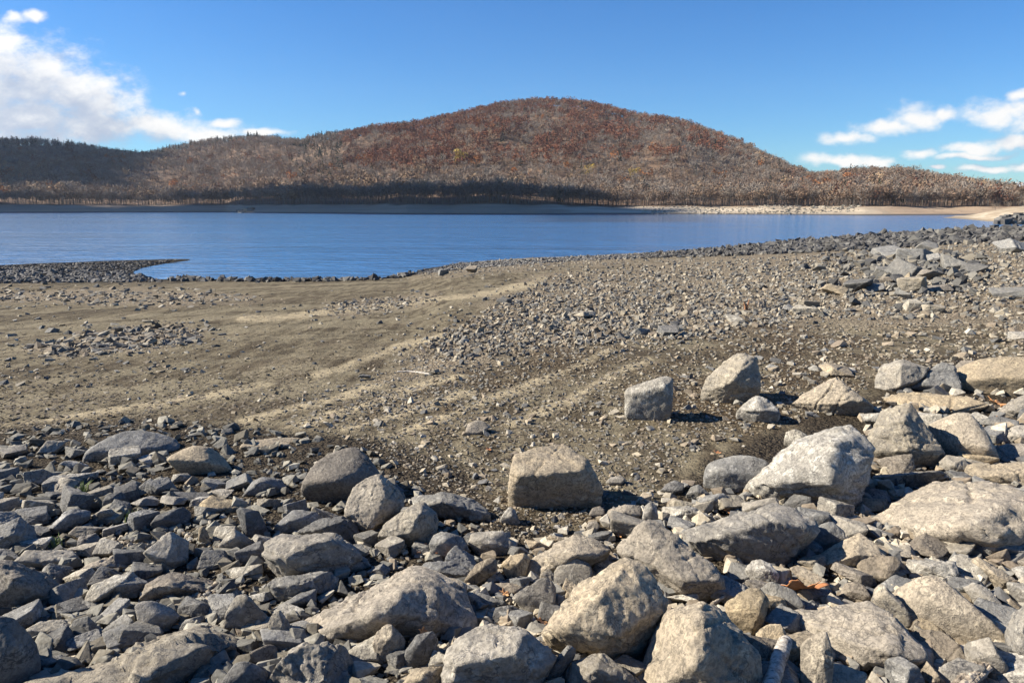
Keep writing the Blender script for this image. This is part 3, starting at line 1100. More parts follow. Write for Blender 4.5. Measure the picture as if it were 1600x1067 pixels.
# ------------------------------------------------------------------ rock material
def rock_material(name, a, b, pale, dark, strat=0.5, pale_lo=0.60, dark_amt=0.6):
    m, T, B = new_mat(name)
    tc = T.node('ShaderNodeTexCoord')
    oi = T.node('ShaderNodeObjectInfo')
    P = tc.outputs['Object']
    off = T.node('ShaderNodeCombineXYZ')
    T.l.new(T.math('MULTIPLY', oi.outputs['Random'], 37.0), off.inputs[0])
    T.l.new(T.math('MULTIPLY', oi.outputs['Random'], 91.0), off.inputs[1])
    Q = T.vmath('ADD', P, off.outputs[0])
    big = T.noise(Q, 3.2, 5.0, 0.6, 0.4)
    mid = T.noise(Q, 13.0, 6.0, 0.68, 0.3)
    fin = T.noise(Q, 60.0, 5.0, 0.72)
    band = T.noise(T.mapping(Q, scale=(2.0, 3.0, 16.0), rot=(0.5, 0.35, 0.2)), 2.2, 5.0, 0.6, 0.5)
    c = T.mix(T.ramp(big, 0.40, 0.60), a, b)
    c = T.mix(T.math('MULTIPLY', T.ramp(band, 0.40, 0.66), strat), c, tuple(0.62 * v for v in a))
    c = T.mix(T.math('MULTIPLY', T.ramp(mid, pale_lo - 0.08, pale_lo + 0.10), 0.85), c, pale)
    c = T.mix(T.math('MULTIPLY', T.ramp(mid, 0.44, 0.30), dark_amt), c, dark)
    c = T.mix(T.ramp(fin, 0.38, 0.58, 0.72, 0.0), c, tuple(0.45 * v for v in b))
    vein = T.math('ABSOLUTE', T.math('SUBTRACT', T.noise(Q, 4.5, 5.0, 0.6, 0.6), 0.5))
    c = T.mix(T.ramp(vein, 0.012, 0.002, 0.0, 0.75), c, dark)
    lich = T.noise(Q, 7.0, 6.0, 0.75, 0.2)
    c = T.mix(T.ramp(lich, 0.60, 0.68, 0.0, 0.5), c, tuple(0.5 * v for v in a))
    sp = T.voro(Q, 120.0)
    c = T.mix(T.ramp(sp, 0.22, 0.12, 0.0, 0.35), c, dark)
    # each stone a little lighter or darker
    hsv = T.node('ShaderNodeHueSaturation')
    T.l.new(c, hsv.inputs['Color'])
    T.l.new(T.ramp(oi.outputs['Random'], 0, 1, 0.86, 1.14, 'LINEAR'), hsv.inputs['Value'])
    T.l.new(T.ramp(T.math('FRACT', T.math('MULTIPLY', oi.outputs['Random'], 7.31)), 0, 1, 0.7, 1.15, 'LINEAR'), hsv.inputs['Saturation'])
    T.l.new(hsv.outputs[0], B.inputs['Base Color'])
    B.inputs['Roughness'].default_value = 0.82
    h = T.math('ADD', T.math('MULTIPLY', mid, 0.30), T.math('ADD', T.math('MULTIPLY', fin, 0.6), T.math('MULTIPLY', band, 0.45 * strat)))
    n1 = T.bump(h, 0.95, 0.022)
    T.l.new(T.bump(T.noise(Q, 190.0, 3.0, 0.7), 0.35, 0.004, n1), B.inputs['Normal'])
    return m


RM = {
    'tan': rock_material('tan_rock', (0.40, 0.325, 0.225), (0.30, 0.25, 0.18), (0.53, 0.44, 0.30), (0.10, 0.085, 0.065), 0.35),
    'grey': rock_material('grey_rock', (0.265, 0.24, 0.20), (0.36, 0.315, 0.245), (0.50, 0.45, 0.355), (0.075, 0.072, 0.07), 0.55),
    'slate': rock_material('slate_rock', (0.19, 0.187, 0.178), (0.26, 0.245, 0.215), (0.41, 0.39, 0.345), (0.055, 0.055, 0.055), 0.6),
    'white': rock_material('whitish_rock', (0.40, 0.362, 0.295), (0.29, 0.265, 0.22), (0.58, 0.54, 0.45), (0.10, 0.092, 0.085), 0.4, 0.55),
    'brown': rock_material('brown_rock', (0.255, 0.215, 0.165), (0.20, 0.172, 0.138), (0.36, 0.31, 0.235), (0.07, 0.058, 0.045), 0.4),
    'dark': rock_material('dark_rock', (0.13, 0.128, 0.122), (0.175, 0.165, 0.15), (0.28, 0.265, 0.235), (0.04, 0.04, 0.04), 0.5),
}


# ------------------------------------------------------------------ rock shape
def hull_planes(P):
    bm = bmesh.new()
    for p in P:
        bm.verts.new(p)
    bm.verts.ensure_lookup_table()
    bmesh.ops.convex_hull(bm, input=bm.verts)
    loose = [v for v in bm.verts if not v.link_faces]
    bmesh.ops.delete(bm, geom=loose, context='VERTS')
    bm.normal_update()
    N = np.array([f.normal[:] for f in bm.faces])
    C = np.array([f.calc_center_median()[:] for f in bm.faces])
    V = np.array([v.co[:] for v in bm.verts])
    bm.free()
    c = V.mean(0)
    d = ((C - c) * N).sum(1)
    flip = d < 0
    N[flip] *= -1
    d = np.abs(d)
    ok = d > 1e-4
    return N[ok], d[ok], V, c


def rock_mesh(name, P, level, seed, sharp=160.0, chip=0.06, nchip=9, rough=1.0, strata=0.6, frame=None, strata_step=1.0):
    """an irregular stone filling the convex cloud of points P"""
    r = np.random.default_rng(seed)
    N, d, V, c = hull_planes(P)
    R = frame if frame is not None else np.eye(3)
    L = (V - c) @ R.T
    ext = np.maximum(np.abs(L).max(0), 1e-3)
    w = float(np.median(ext) * 2)
    # the stone is a union of a few polytopes cut from the same block, so that its faces break in flat steps
    E, F = ico(level)
    U = (E * ext) @ R
    U = U + np.linalg.norm(U, axis=1)[:, None] * 0.010 * np.stack([perlin(E * 5 + seed % 97 + 7 * j) for j in range(3)], -1) * min(rough, 1.0)
    crisp = rough >= 0.95
    rad = None
    for body in range(2 if crisp else 1):
        cn = r.normal(size=(nchip, 3))
        cn /= np.linalg.norm(cn, axis=1)[:, None]
        sup = ((V - c) @ cn.T).max(0)
        deep = chip * (r.uniform(0.15, 1.3, nchip) if not crisp else r.uniform(0.3, 3.0, nchip))
        cd = sup * (1 - deep)
        if crisp:
            dm = d * (1 - 0.10 * strata_step * r.uniform(0, 1, len(d)) ** 1.5)
        else:
            dm = d
        N2 = np.concatenate([N, cn])
        d2 = np.concatenate([dm, cd])
        q = np.maximum(U @ (N2 / d2[:, None]).T, 0)
        qm = q.max(1, keepdims=True)
        g = qm[:, 0] * ((q / qm) ** sharp).sum(1) ** (1 / sharp)
        wgt = (q / qm) ** 30
        dr_ = wgt @ (N2 / d2[:, None])
        dr_ /= np.linalg.norm(dr_, axis=1)[:, None] + 1e-9
        if rad is None:
            rad, dirn = 1 / g, dr_
        else:
            up_ = 1 / g > rad
            rad = np.where(up_, 1 / g, rad)
            dirn = np.where(up_[:, None], dr_, dirn)
    X = U * rad[:, None]
    ev = np.sort(ext)
    s0 = r.uniform(0, 50, 3)
    a = w * rough
    lowf = fbm(X / (0.55 * w) + s0, 3)
    midf = fbm(X / (0.17 * w) + s0, 4, 0.55)
    disp = a * (0.006 * lowf + 0.007 * midf - 0.004 * np.abs(midf))
    # splintered ledges along the bedding
    sn = r.normal(size=3) * np.array([0.5, 0.5, 1.0])
    sn /= np.linalg.norm(sn)
    h = X @ sn / (0.12 * w) + 0.9 * fbm(X / (0.4 * w) + s0 + 9, 3)
    saw = h - np.floor(h)
    disp += a * strata * 0.014 * (saw ** 4 - 0.4) * smooth(-0.1, 0.5, fbm(X / (0.35 * w) + s0 + 3, 2) + 0.15)
    # open cracks: a few along the bedding, one or two across it
    if crisp and level >= 5:
        for j in range(5):
            cnrm = sn if j < 3 else r.normal(size=3)
            cnrm = cnrm / np.linalg.norm(cnrm)
            o_ = r.uniform(-0.32, 0.32) * w
            dd_ = np.abs(X @ cnrm - o_ + 0.03 * w * fbm(X / (0.3 * w) + s0 + 50 + j, 3))
            part = smooth(0.0, 0.25, fbm(X / (0.6 * w) + s0 + 70 + 5 * j, 2) + 0.05)
            disp -= w * 0.020 * part * smooth(0.016 * w, 0.003 * w, dd_)
    # broken hollows
    ho = fbm(X / (0.3 * w) + s0 + 21, 3)
    disp -= a * 0.012 * max(rough - 0.9, 0) * 2 * smooth(0.28, 0.36, ho)
    def facets(ncell, step, tilt, warp):
        k0 = r.choice(len(X), min(ncell, len(X)), replace=False)
        S = X[k0]
        wn = np.stack([fbm(X / (0.22 * w) + s0 + 31 * j, 3) for j in range(3)], -1)
        Y = X + wn * warp * w
        best = np.full(len(X), 1e18)
        lab = np.zeros(len(X), int)
        for j, sd_ in enumerate(S):
            dd = ((Y - sd_) ** 2).sum(1)
            m_ = dd < best
            best[m_] = dd[m_]
            lab[m_] = j
        off = r.normal(0, 1, len(S)) * step
        tl = r.normal(0, 1, (len(S), 3)) * tilt
        return off[lab] * w + ((X - S[lab]) * tl[lab]).sum(1).clip(-0.05 * w, 0.05 * w)
    if level >= 4:
        fs = rough if rough >= 0.95 else rough * 0.25
        thin = min(1.0, 1.6 * ev[0] / ev[1])
        disp += fs * thin * facets(26, 0.0025, 0.03, 0.03)
        if level >= 6:
            disp += fs * thin * facets(120, 0.002, 0.05, 0.04)
    if level >= 5:
        disp += a * 0.0045 * fbm(X / (0.05 * w) + s0, 3, 0.6)
    X = X + dirn * disp[:, None]
    return X + c, F


def simplify(outline, tol):
    """drop the outline points that hardly stand out, so that the stone keeps a few hard corners"""
    pts = list(outline)
    size = max(np.ptp([p[0] for p in pts]), np.ptp([p[1] for p in pts]))
    while len(pts) > 5:
        dev = []
        for i in range(len(pts)):
            a, p, b = np.array(pts[i - 1][:2]), np.array(pts[i][:2]), np.array(pts[(i + 1) % len(pts)][:2])
            ab = b - a
            t = np.clip(((p - a) @ ab) / (ab @ ab + 1e-9), 0, 1)
            dev.append(np.linalg.norm(p - a - t * ab))
        i = int(np.argmin(dev))
        if dev[i] > tol * size:
            break
        pts.pop(i)
    return pts



def place_outline(name, outline, ridges, mat, seed, level=None, thick=0.55, skirt=0.15, lift=0.0, **kw):
    """a stone whose outline, seen from the photographer's spot, is OUTLINE; it stands on the beach where its foot meets the ground"""
    mx_ = 0.5 * (min(p[0] for p in outline) + max(p[0] for p in outline))
    my_ = 0.5 * (min(p[1] for p in outline) + max(p[1] for p in outline))
    if my_ > 760 or mx_ > 1340:
        grow = 1.09
        outline = [(mx_ + (p[0] - mx_) * grow, my_ + (p[1] - my_) * grow) + tuple(p[2:]) for p in outline]
        ridges = [(mx_ + (p[0] - mx_) * grow, my_ + (p[1] - my_) * grow, p[2]) for p in ridges]
    if kw.get('rough', 1.0) >= 0.95 and len(outline) > 6:
        outline = simplify(outline, 0.05)
    O = np.array([(p[0], p[1]) for p in outline], float)
    cx = 0.5 * (O[:, 0].min() + O[:, 0].max())
    y0, y1 = O[:, 1].min(), O[:, 1].max()
    wpx, hpx = np.ptp(O[:, 0]), np.ptp(O[:, 1])
    foot = hit_ground(cx, y1 + lift)
    fd = np.array([foot[0], foot[1], foot[2] - CAM_Z])
    ctr = ray(cx, 0.5 * (y0 + y1))
    # horizontal distance of the foot
    t_foot = math.hypot(foot[0], foot[1])
    scale = np.linalg.norm(fd) / FPX * 1.03
    W = max(wpx, 0.8 * hpx) * scale
    t0 = t_foot + 0.24 * W
    fw = np.array([foot[0], foot[1], 0.0])
    fw /= np.linalg.norm(fw)

    def pt(px, py, dz):
        r = ray(px, py)
        k = (t0 - dz * W) / (r @ fw)
        return np.array([0, 0, CAM_Z]) + r * k
    pts = []
    mid = 0.5 * (y0 + y1)
    for p in outline:
        dz = p[2] if len(p) > 2 else (0.22 if p[1] > mid + 0.12 * hpx else -0.08 if p[1] < mid - 0.15 * hpx else 0.06)
        if ridges and dz > 0.12:
            dz *= 0.5
        P = pt(p[0], p[1], dz)
        pts.append(P)
        if p[1] > mid + 0.1 * hpx:
            pts.append(P + np.array([0, 0, -skirt * W]) + fw * 0.10 * W)
        sx = cx + (p[0] - cx) * 0.78
        sy = mid + (p[1] - mid) * 0.72 + 0.06 * hpx
        pts.append(pt(sx, sy, -thick))
    for p in ridges:
        low_ = p[1] > y1 - 0.16 * hpx
        pts.append(pt(p[0], p[1], p[2] * (0.5 if low_ else 1.0)))
    pts = np.array(pts)
    if level is None:
        level = 6 if wpx > 85 else 5 if wpx > 36 else 4 if wpx > 12 else 3
    right = np.array([fw[1], -fw[0], 0])
    V, F = rock_mesh(name, pts, level, seed, frame=np.array([right, fw, [0, 0, 1.0]]), **kw)
    org = np.array([V[:, 0].mean(), V[:, 1].mean(), max(V[:, 2].min(), foot[2] - 0.02)])
    me = mk_mesh(name, V - org, F, True, None, RM[mat])
    return me, org


BOULDERS = []   # (pixel centre, outline, short phrase) of the stones for later


def boulder(name, label, mat, outline, ridges=(), short=None, group=None, seed=None, **kw):
    O = np.array([(p[0], p[1]) for p in outline], float)
    seed = seed if seed is not None else int(O.sum()) % 99991
    me, org = place_outline(name, outline, ridges, mat, seed, **kw)
    o = add(name, me, label, name.replace('_', ' ').split()[-1], group, loc=org)
    BOULDERS.append((O.mean(0), O, short))
    return o


RND = dict(sharp=16.0, chip=0.05, nchip=8, rough=0.7, strata=0.1)
SM = dict(sharp=28.0, chip=0.06, nchip=10, rough=0.8, strata=0.2)

# --- the stones standing clear on the beach
boulder('boulder', 'big blocky tan boulder alone on dark gravel, flat bright top and shaded front', 'tan',
        [(785, 798, .15), (789, 765), (796, 706, .0), (812, 698, -.15), (850, 688, -.3), (880, 688, -.3), (902, 699, -.2), (919, 713, 0), (935, 742, 0), (948, 765), (946, 788), (915, 797), (850, 798)],
        [(799, 744, .3), (838, 740, .32), (907, 728, .22), (800, 795, .33), (917, 758, .22)], short='the blocky boulder', sharp=40, chip=0.05)
boulder('boulder', 'smooth domed grey brown boulder with a small dark pitted patch on its face', 'brown',
        [(462, 760), (470, 745), (487, 720), (530, 697, -.2), (555, 690, -.25), (570, 700, -.2), (590, 722), (602, 745), (598, 765), (545, 790), (520, 788), (500, 772)],
        [(520, 752, .28), (556, 728, .12), (525, 782, .32)], short='the domed boulder', **RND)
boulder('boulder', 'long low smooth dark boulder at the edge of the mud flat', 'slate',
        [(124, 718), (128, 705), (160, 686), (185, 673), (215, 670), (250, 675), (278, 685), (285, 697), (270, 710), (230, 717), (180, 713), (150, 721)],
        [(168, 702, .12), (225, 700, .15)], short='the long low boulder', **SM)
boulder('boulder', 'rounded boulder split between tan and grey sides beside the long low one', 'tan',
        [(257, 717), (275, 703), (300, 694), (328, 697), (350, 712), (366, 735), (362, 743), (330, 746), (305, 738), (280, 728)], [(326, 722, .22)], short='the two toned boulder', **SM)
boulder('boulder', 'upright tan knobbly rock leaning against the smooth domed boulder', 'tan',
        [(537, 805), (543, 785), (550, 765), (575, 745), (598, 742), (607, 748), (626, 768), (630, 790), (615, 805), (590, 825), (572, 838), (562, 828)], [(603, 775, .22), (585, 818, .28), (590, 795, .26)], short='the upright tan rock')
boulder('boulder', 'squat grey rock with a sunlit sloping top in front of the upright tan rock', 'grey',
        [(590, 838, .1), (598, 820), (645, 787, -.15), (662, 785, -.2), (682, 802), (684, 825), (668, 850), (640, 857), (600, 845)], [(653, 805, .28), (648, 824, .35), (602, 838, .2), (638, 831, .34)], short='the squat rock')
boulder('boulder', 'large boulder with crusty white face and rounded knob, apart on brown soil', 'white',
        [(975, 648), (976, 630), (974, 611), (990, 600), (1030, 592, -.1), (1045, 583, -.1), (1057, 592, -.1), (1058, 610), (1052, 632), (1050, 650), (1040, 656), (1015, 660), (990, 657), (980, 652)],
        [(990, 614, .2), (1043, 604, .2), (1040, 650, .25)], short='the white faced boulder')
boulder('boulder', 'tallest peaked boulder apart on brown soil, pale flank and dark shaded side', 'grey',
        [(1092, 615), (1094, 600), (1100, 588), (1125, 563), (1150, 549, -.15), (1165, 548, -.2), (1186, 556, -.1), (1191, 575, -.1), (1192, 608), (1185, 620), (1150, 630), (1130, 632), (1110, 626)],
        [(1180, 557, 0), (1160, 572, .22), (1140, 597, .34), (1131, 628, .34)], short='the peaked boulder', sharp=70)
boulder('boulder', 'small cream pyramid shaped rock at the foot of the tallest peaked boulder', 'white',
        [(1148, 645), (1160, 630), (1180, 614, -.1), (1190, 616, -.1), (1208, 628), (1222, 645), (1215, 656), (1180, 663), (1165, 656)], [(1188, 640, .3), (1186, 656, .3)], short='the cream pyramid')
boulder('boulder', 'wide sloping pinkish grey rock lying with its end buried in brown soil', 'tan',
        [(1231, 632), (1245, 618), (1270, 602), (1308, 587, -.15), (1318, 590, -.15), (1345, 615), (1366, 632), (1350, 641), (1320, 646), (1290, 650), (1260, 642)], [(1310, 592, 0), (1332, 625, .2), (1305, 645, .3)], short='the wide sloping rock')
boulder('boulder', 'dark grey lumpy boulder tucked behind the great streaked boulder', 'slate',
        [(1097, 750), (1100, 730), (1110, 718), (1150, 708), (1190, 712), (1206, 720), (1198, 745), (1165, 765), (1150, 772), (1120, 768), (1105, 758)], [(1125, 735, .2)], short='the lumpy dark boulder', **SM)
boulder('boulder', 'great streaked boulder, white slanting flank and black shaded end, tallest of the bank', 'white',
        [(1152, 762), (1165, 745), (1200, 715), (1228, 690), (1270, 668, -.15), (1300, 660, -.2), (1325, 655, -.25), (1350, 665, -.2), (1360, 680, -.1), (1374, 700, 0), (1370, 715), (1360, 732), (1352, 770), (1345, 797, .2), (1310, 787), (1250, 783), (1180, 783), (1157, 775)],
        [(1347, 669, -.1), (1312, 686, .16), (1300, 725, .3), (1299, 760, .34), (1300, 784, .3), (1232, 738, .26), (1200, 755, .25)], short='the great streaked boulder', rough=1.15)
boulder('rock', 'knobbly white rock lodged on the shoulder of the great streaked boulder', 'white',
        [(1224, 690), (1226, 675), (1243, 669), (1252, 675), (1262, 678), (1258, 690), (1240, 698)], lift=40)
boulder('boulder', 'broad flat pale slab with broken dark front edge, widest on the sunny bank', 'tan',
        [(1340, 817), (1352, 800), (1365, 785), (1400, 768, -.1), (1460, 747, -.25), (1480, 752, -.2), (1530, 752, -.25), (1560, 755, -.2), (1580, 770, -.1), (1610, 775), (1645, 795), (1650, 825), (1600, 856), (1540, 862), (1470, 858), (1440, 842), (1400, 838), (1370, 846), (1350, 834)],
        [(1480, 792, .2), (1442, 826, .3), (1510, 815, .32), (1555, 838, .3), (1578, 785, .15)], short='the broad pale slab', rough=1.2)
boulder('boulder', 'steep grey pointed boulder rising behind the great streaked boulder', 'grey',
        [(1352, 700), (1370, 665), (1380, 640), (1400, 628, -.1), (1420, 628, -.1), (1435, 645), (1450, 670), (1476, 710), (1465, 722), (1440, 728), (1410, 722), (1375, 710)], [(1408, 660, .22), (1418, 700, .3)], short='the pointed boulder')
boulder('boulder', 'smooth cream boulder with curved edge next to the steep pointed one', 'tan',
        [(1452, 665), (1470, 655), (1495, 645), (1515, 645), (1530, 660), (1550, 690), (1561, 716), (1530, 722), (1490, 714), (1470, 692)], [(1545, 702, .2), (1500, 690, .2)], short='the cream boulder', **SM)
boulder('rock', 'thin flat pinkish slab lying behind the steep pointed boulder', 'tan',
        [(1380, 626), (1410, 612), (1470, 615), (1515, 618), (1546, 632), (1520, 641), (1480, 646), (1440, 642), (1400, 636)], short='the thin pinkish slab')
boulder('boulder', 'massive rounded pale boulder at the picture edge where bank meets beach', 'tan',
        [(1493, 590), (1500, 575), (1530, 562), (1570, 557), (1620, 560), (1655, 585), (1640, 615), (1590, 619), (1540, 623), (1510, 613)], [(1528, 600, .2), (1560, 606, .28)], short='the massive pale boulder', **SM)
boulder('boulder', 'jagged dark rock wedged between two paler boulders at the top of the bank', 'slate',
        [(1408, 609), (1425, 595), (1450, 575), (1470, 565), (1490, 572), (1502, 605), (1490, 614), (1460, 613)], [(1440, 600, .2)], short='the jagged dark rock')
boulder('boulder', 'blocky grey rock with white veined corner at the top of the bank', 'grey',
        [(1367, 607), (1368, 588), (1380, 570), (1410, 563), (1440, 567), (1453, 574), (1440, 592), (1410, 607), (1390, 612)], [(1408, 572, .15), (1407, 602, .26)], short='the white veined rock')
boulder('rock', 'brown tinged stone peeping over the massive rounded pale boulder', 'brown', [(1494, 572), (1502, 563), (1520, 563), (1530, 570), (1525, 580), (1500, 582)], lift=6)
boulder('rock', 'long low block with a square end under the steep pointed boulder', 'grey',
        [(1358, 766), (1366, 742), (1400, 734), (1450, 731), (1475, 735), (1482, 746), (1440, 757), (1400, 768), (1375, 772)], [(1375, 745, .15), (1440, 738, .1)], short='the square ended block')
boulder('rock', 'small angular grey stone below the smooth cream boulder', 'grey', [(1467, 722), (1480, 711), (1505, 715), (1515, 730), (1500, 742), (1472, 737)], [(1495, 728, .25)])
boulder('rock', 'rough tan rock heaped above the broad flat pale slab', 'tan', [(1500, 745), (1520, 726), (1550, 720), (1600, 722), (1640, 742), (1620, 762), (1590, 768), (1550, 757)], [(1555, 740, .2)], short='the rough tan rock')
boulder('rock', 'pale ridge topped rock at the picture edge beneath the massive pale boulder', 'grey', [(1552, 648), (1562, 638), (1582, 625), (1612, 614), (1640, 640), (1605, 655), (1570, 656)], [(1585, 640, .2)])
boulder('rock', 'smooth pale lozenge stone with dark underside near a clump of leaves', 'grey', [(1560, 682), (1570, 672), (1592, 663), (1620, 668), (1615, 690), (1572, 694)], [(1585, 680, .2)])
boulder('rock', 'dark slab in shadow behind the broad flat pale slab', 'brown', [(1556, 705), (1572, 693), (1610, 693), (1640, 712), (1600, 724), (1565, 722)])

# --- the near bank, middle and right
boulder('boulder', 'large tan boulder with mottled cream top, in front of dark soil patch', 'tan',
        [(962, 857), (970, 843), (985, 828), (1005, 815, -.15), (1030, 817, -.2), (1060, 838), (1085, 862), (1120, 890), (1136, 925), (1110, 940), (1080, 934), (1050, 922), (1030, 900), (1000, 886), (975, 875)],
        [(1035, 882, .2), (1060, 905, .3), (1110, 902, .2)], short='the mottled cream boulder', rough=1.15)
boulder('boulder', 'long grey boulder with sunny top edge and pitted black and white face', 'grey',
        [(1065, 828), (1090, 820, -.1), (1150, 806, -.2), (1205, 790, -.25), (1235, 793, -.2), (1262, 806, -.1), (1274, 825, 0), (1262, 850), (1240, 868), (1215, 888), (1180, 884), (1120, 884), (1095, 872), (1070, 852)],
        [(1150, 826, .2), (1205, 812, .2), (1258, 822, .12), (1085, 846, .22), (1180, 878, .3)], short='the pitted boulder', rough=1.25)
boulder('boulder', 'big three sided boulder with golden flank and rough dark front', 'tan',
        [(848, 985, .1), (870, 955), (905, 915), (940, 890, -.1), (975, 872, -.15), (986, 873, -.15), (1005, 885), (1045, 940), (1036, 965), (1020, 985), (1000, 1012), (975, 1046), (955, 1042), (900, 1022), (855, 1002)],
        [(968, 890, .05), (922, 936, .25), (892, 972, .32), (945, 1000, .34), (1022, 950, .08)], short='the three sided boulder', sharp=90, rough=1.1)
boulder('boulder', 'largest tall tan boulder by the birch branch, sunlit face and black shaded side', 'tan',
        [(988, 1067), (1005, 1020), (1018, 985), (1040, 958, -.1), (1075, 948, -.15), (1100, 941, -.2), (1120, 945, -.15), (1150, 970), (1185, 1020), (1197, 1067), (1195, 1095), (985, 1095)],
        [(1099, 944, -.05), (1093, 962, .18), (1092, 1000, .28), (1087, 1040, .36), (1082, 1092, .4)], short='the tall tan boulder', sharp=70)
boulder('rock', 'pale grey rock half cut off beneath the big three sided boulder', 'grey', [(885, 1067), (888, 1035), (915, 1028), (945, 1020), (960, 1040), (975, 1052), (1002, 1067), (1000, 1092), (885, 1092)], [(935, 1045, .25)], short='the half hidden grey rock')
boulder('boulder', 'broad tan slab boulder with a flat mottled top beside the birch branch', 'tan',
        [(1222, 975), (1226, 955), (1242, 944), (1290, 944, -.2), (1330, 932, -.25), (1360, 938, -.2), (1400, 975), (1430, 1000), (1461, 1025), (1450, 1037), (1415, 1032), (1400, 1048), (1320, 1053), (1300, 1048), (1250, 1005), (1235, 988)],
        [(1300, 990, .1), (1405, 1022, .25), (1320, 1045, .3)], short='the mottled slab boulder')
boulder('rock', 'leaf shaped upright tan slab in front of the mottled slab boulder', 'tan', [(1247, 1067), (1250, 1010), (1270, 990), (1290, 989), (1297, 1000), (1302, 1030), (1300, 1067), (1296, 1092), (1250, 1092)], [(1285, 1030, .15)], short='the upright leaf shaped slab', thick=.3)
boulder('boulder', 'wide smooth tan dome sloping down towards the picture edge', 'tan',
        [(1398, 925), (1420, 910), (1440, 900), (1462, 899), (1482, 912), (1520, 945), (1560, 980), (1582, 1006), (1560, 1012), (1520, 1004), (1490, 1002), (1440, 975), (1410, 945)], [(1500, 965, .15), (1450, 930, .1)], short='the smooth tan dome', **SM)
boulder('rock', 'narrow grey wedge propped against the smooth tan dome', 'grey', [(1360, 940), (1365, 920), (1377, 908), (1386, 913), (1420, 955), (1423, 976), (1410, 981), (1385, 957)], [(1385, 925, .15), (1412, 960, .15)], short='the narrow grey wedge')
boulder('rock', 'brown topped wedge with grey broken side, below the broad flat slab', 'brown', [(1337, 907), (1339, 873), (1355, 866), (1400, 870), (1410, 878), (1402, 897), (1390, 912), (1370, 912), (1345, 908)], [(1387, 903, .25), (1340, 897, .2)], short='the brown topped wedge')
boulder('rock', 'tilted tan slab with a bright rounded tip beside the brown topped wedge', 'tan', [(1273, 882), (1280, 868), (1310, 845, -.1), (1345, 829, -.2), (1362, 845), (1387, 870), (1345, 874), (1310, 888), (1295, 898), (1280, 895)], [(1337, 865, .2), (1300, 880, .25)], short='the tilted tan slab')
boulder('rock', 'white and grey long stone with a dark eye shaped spot', 'white', [(1413, 887), (1418, 875), (1440, 873), (1490, 878), (1496, 896), (1490, 912), (1460, 904), (1430, 900)], [(1450, 885, .15)], short='the white and grey long stone')
boulder('rock', 'chunky tan and grey rock standing by the thin dead twig', 'tan', [(1130, 945), (1145, 930), (1165, 920), (1190, 921), (1200, 940), (1193, 966), (1180, 987), (1172, 995), (1155, 973), (1135, 962)], [(1188, 950, .2)], short='the chunky rock by the twig')
boulder('rock', 'smooth grey slab behind the curled orange leaf', 'slate', [(1188, 920), (1205, 907), (1240, 922), (1257, 945), (1250, 962), (1225, 962), (1200, 955)], [(1220, 935, .15)], short='the smooth grey slab', **SM)
boulder('rock', 'small glowing cream stone under the long pitted boulder', 'white', [(1165, 890), (1175, 876), (1190, 874), (1202, 880), (1217, 897), (1212, 912), (1180, 917)], [(1200, 892, .2)], short='the glowing cream stone')
boulder('rock', 'rounded cream stone behind the tip of the birch branch', 'tan', [(1180, 1007), (1185, 985), (1200, 975), (1220, 975), (1229, 990), (1225, 1012), (1205, 1022), (1185, 1018)], short='the rounded cream stone', **SM)
boulder('rock', 'flat brown slab slanting down beside the mottled slab boulder', 'brown', [(1412, 992), (1440, 983), (1472, 985), (1500, 1010), (1512, 1037), (1480, 1037), (1445, 1024)], short='the flat brown slab')
boulder('rock', 'pale angular block behind the splintered grey wood', 'grey', [(1505, 1010), (1510, 1003), (1546, 995), (1565, 1020), (1576, 1042), (1562, 1060), (1520, 1065), (1510, 1032)], [(1522, 1030, .2), (1558, 1025, .2)], short='the pale angular block')
boulder('boulder', 'rough rounded grey boulder cut off by the picture edge', 'grey', [(1570, 985), (1580, 962), (1600, 948), (1645, 955), (1650, 1060), (1605, 1062), (1580, 1025)], [(1600, 1000, .25)], short='the boulder at the edge')
boulder('rock', 'round lump of pale rock sitting on the smooth tan dome', 'grey', [(1495, 977), (1505, 962), (1525, 959), (1537, 970), (1531, 997), (1510, 1002), (1497, 988)], lift=6)
boulder('rock', 'grey white rock propped on the uphill side of the smooth tan dome', 'grey', [(1504, 916), (1520, 909), (1545, 920), (1566, 945), (1571, 962), (1545, 963), (1520, 937)], [(1545, 940, .2)])
boulder('rock', 'long pale stone with a bright split face near the picture edge', 'tan', [(1515, 877), (1530, 869), (1552, 880), (1602, 915), (1612, 926), (1565, 924), (1540, 904)], [(1560, 900, .2)])
boulder('rock', 'small grey cube perched on the smooth tan dome', 'grey', [(1437, 972), (1440, 963), (1455, 959), (1463, 970), (1460, 982), (1445, 984)], [(1455, 968, .3)], lift=4)
boulder('rock', 'little pointed stone next to the small grey cube', 'brown', [(1421, 982), (1428, 970), (1434, 967), (1440, 980), (1436, 988), (1424, 988)], lift=3)
boulder('rock', 'dull brown stone wedged under the narrow grey wedge', 'brown', [(1310, 930), (1320, 912), (1335, 907), (1352, 915), (1362, 932), (1350, 940), (1325, 938)], [(1330, 922, .2)])
boulder('rock', 'pale low rock beneath the great streaked boulder', 'grey', [(1155, 800), (1160, 785), (1190, 777), (1212, 776), (1220, 790), (1200, 802), (1170, 808)], [(1180, 790, .2)])
boulder('rock', 'brownish flat rock beside the pale low rock', 'brown', [(1238, 796), (1250, 786), (1285, 786), (1294, 797), (1280, 803), (1250, 803)])
boulder('rock', 'grey slanted slab in the shadow gap by the tilted tan slab', 'slate', [(1262, 850), (1275, 822), (1300, 815), (1320, 832), (1322, 845), (1295, 858), (1272, 868)], [(1295, 835, .15)], short='the shadowed slab')
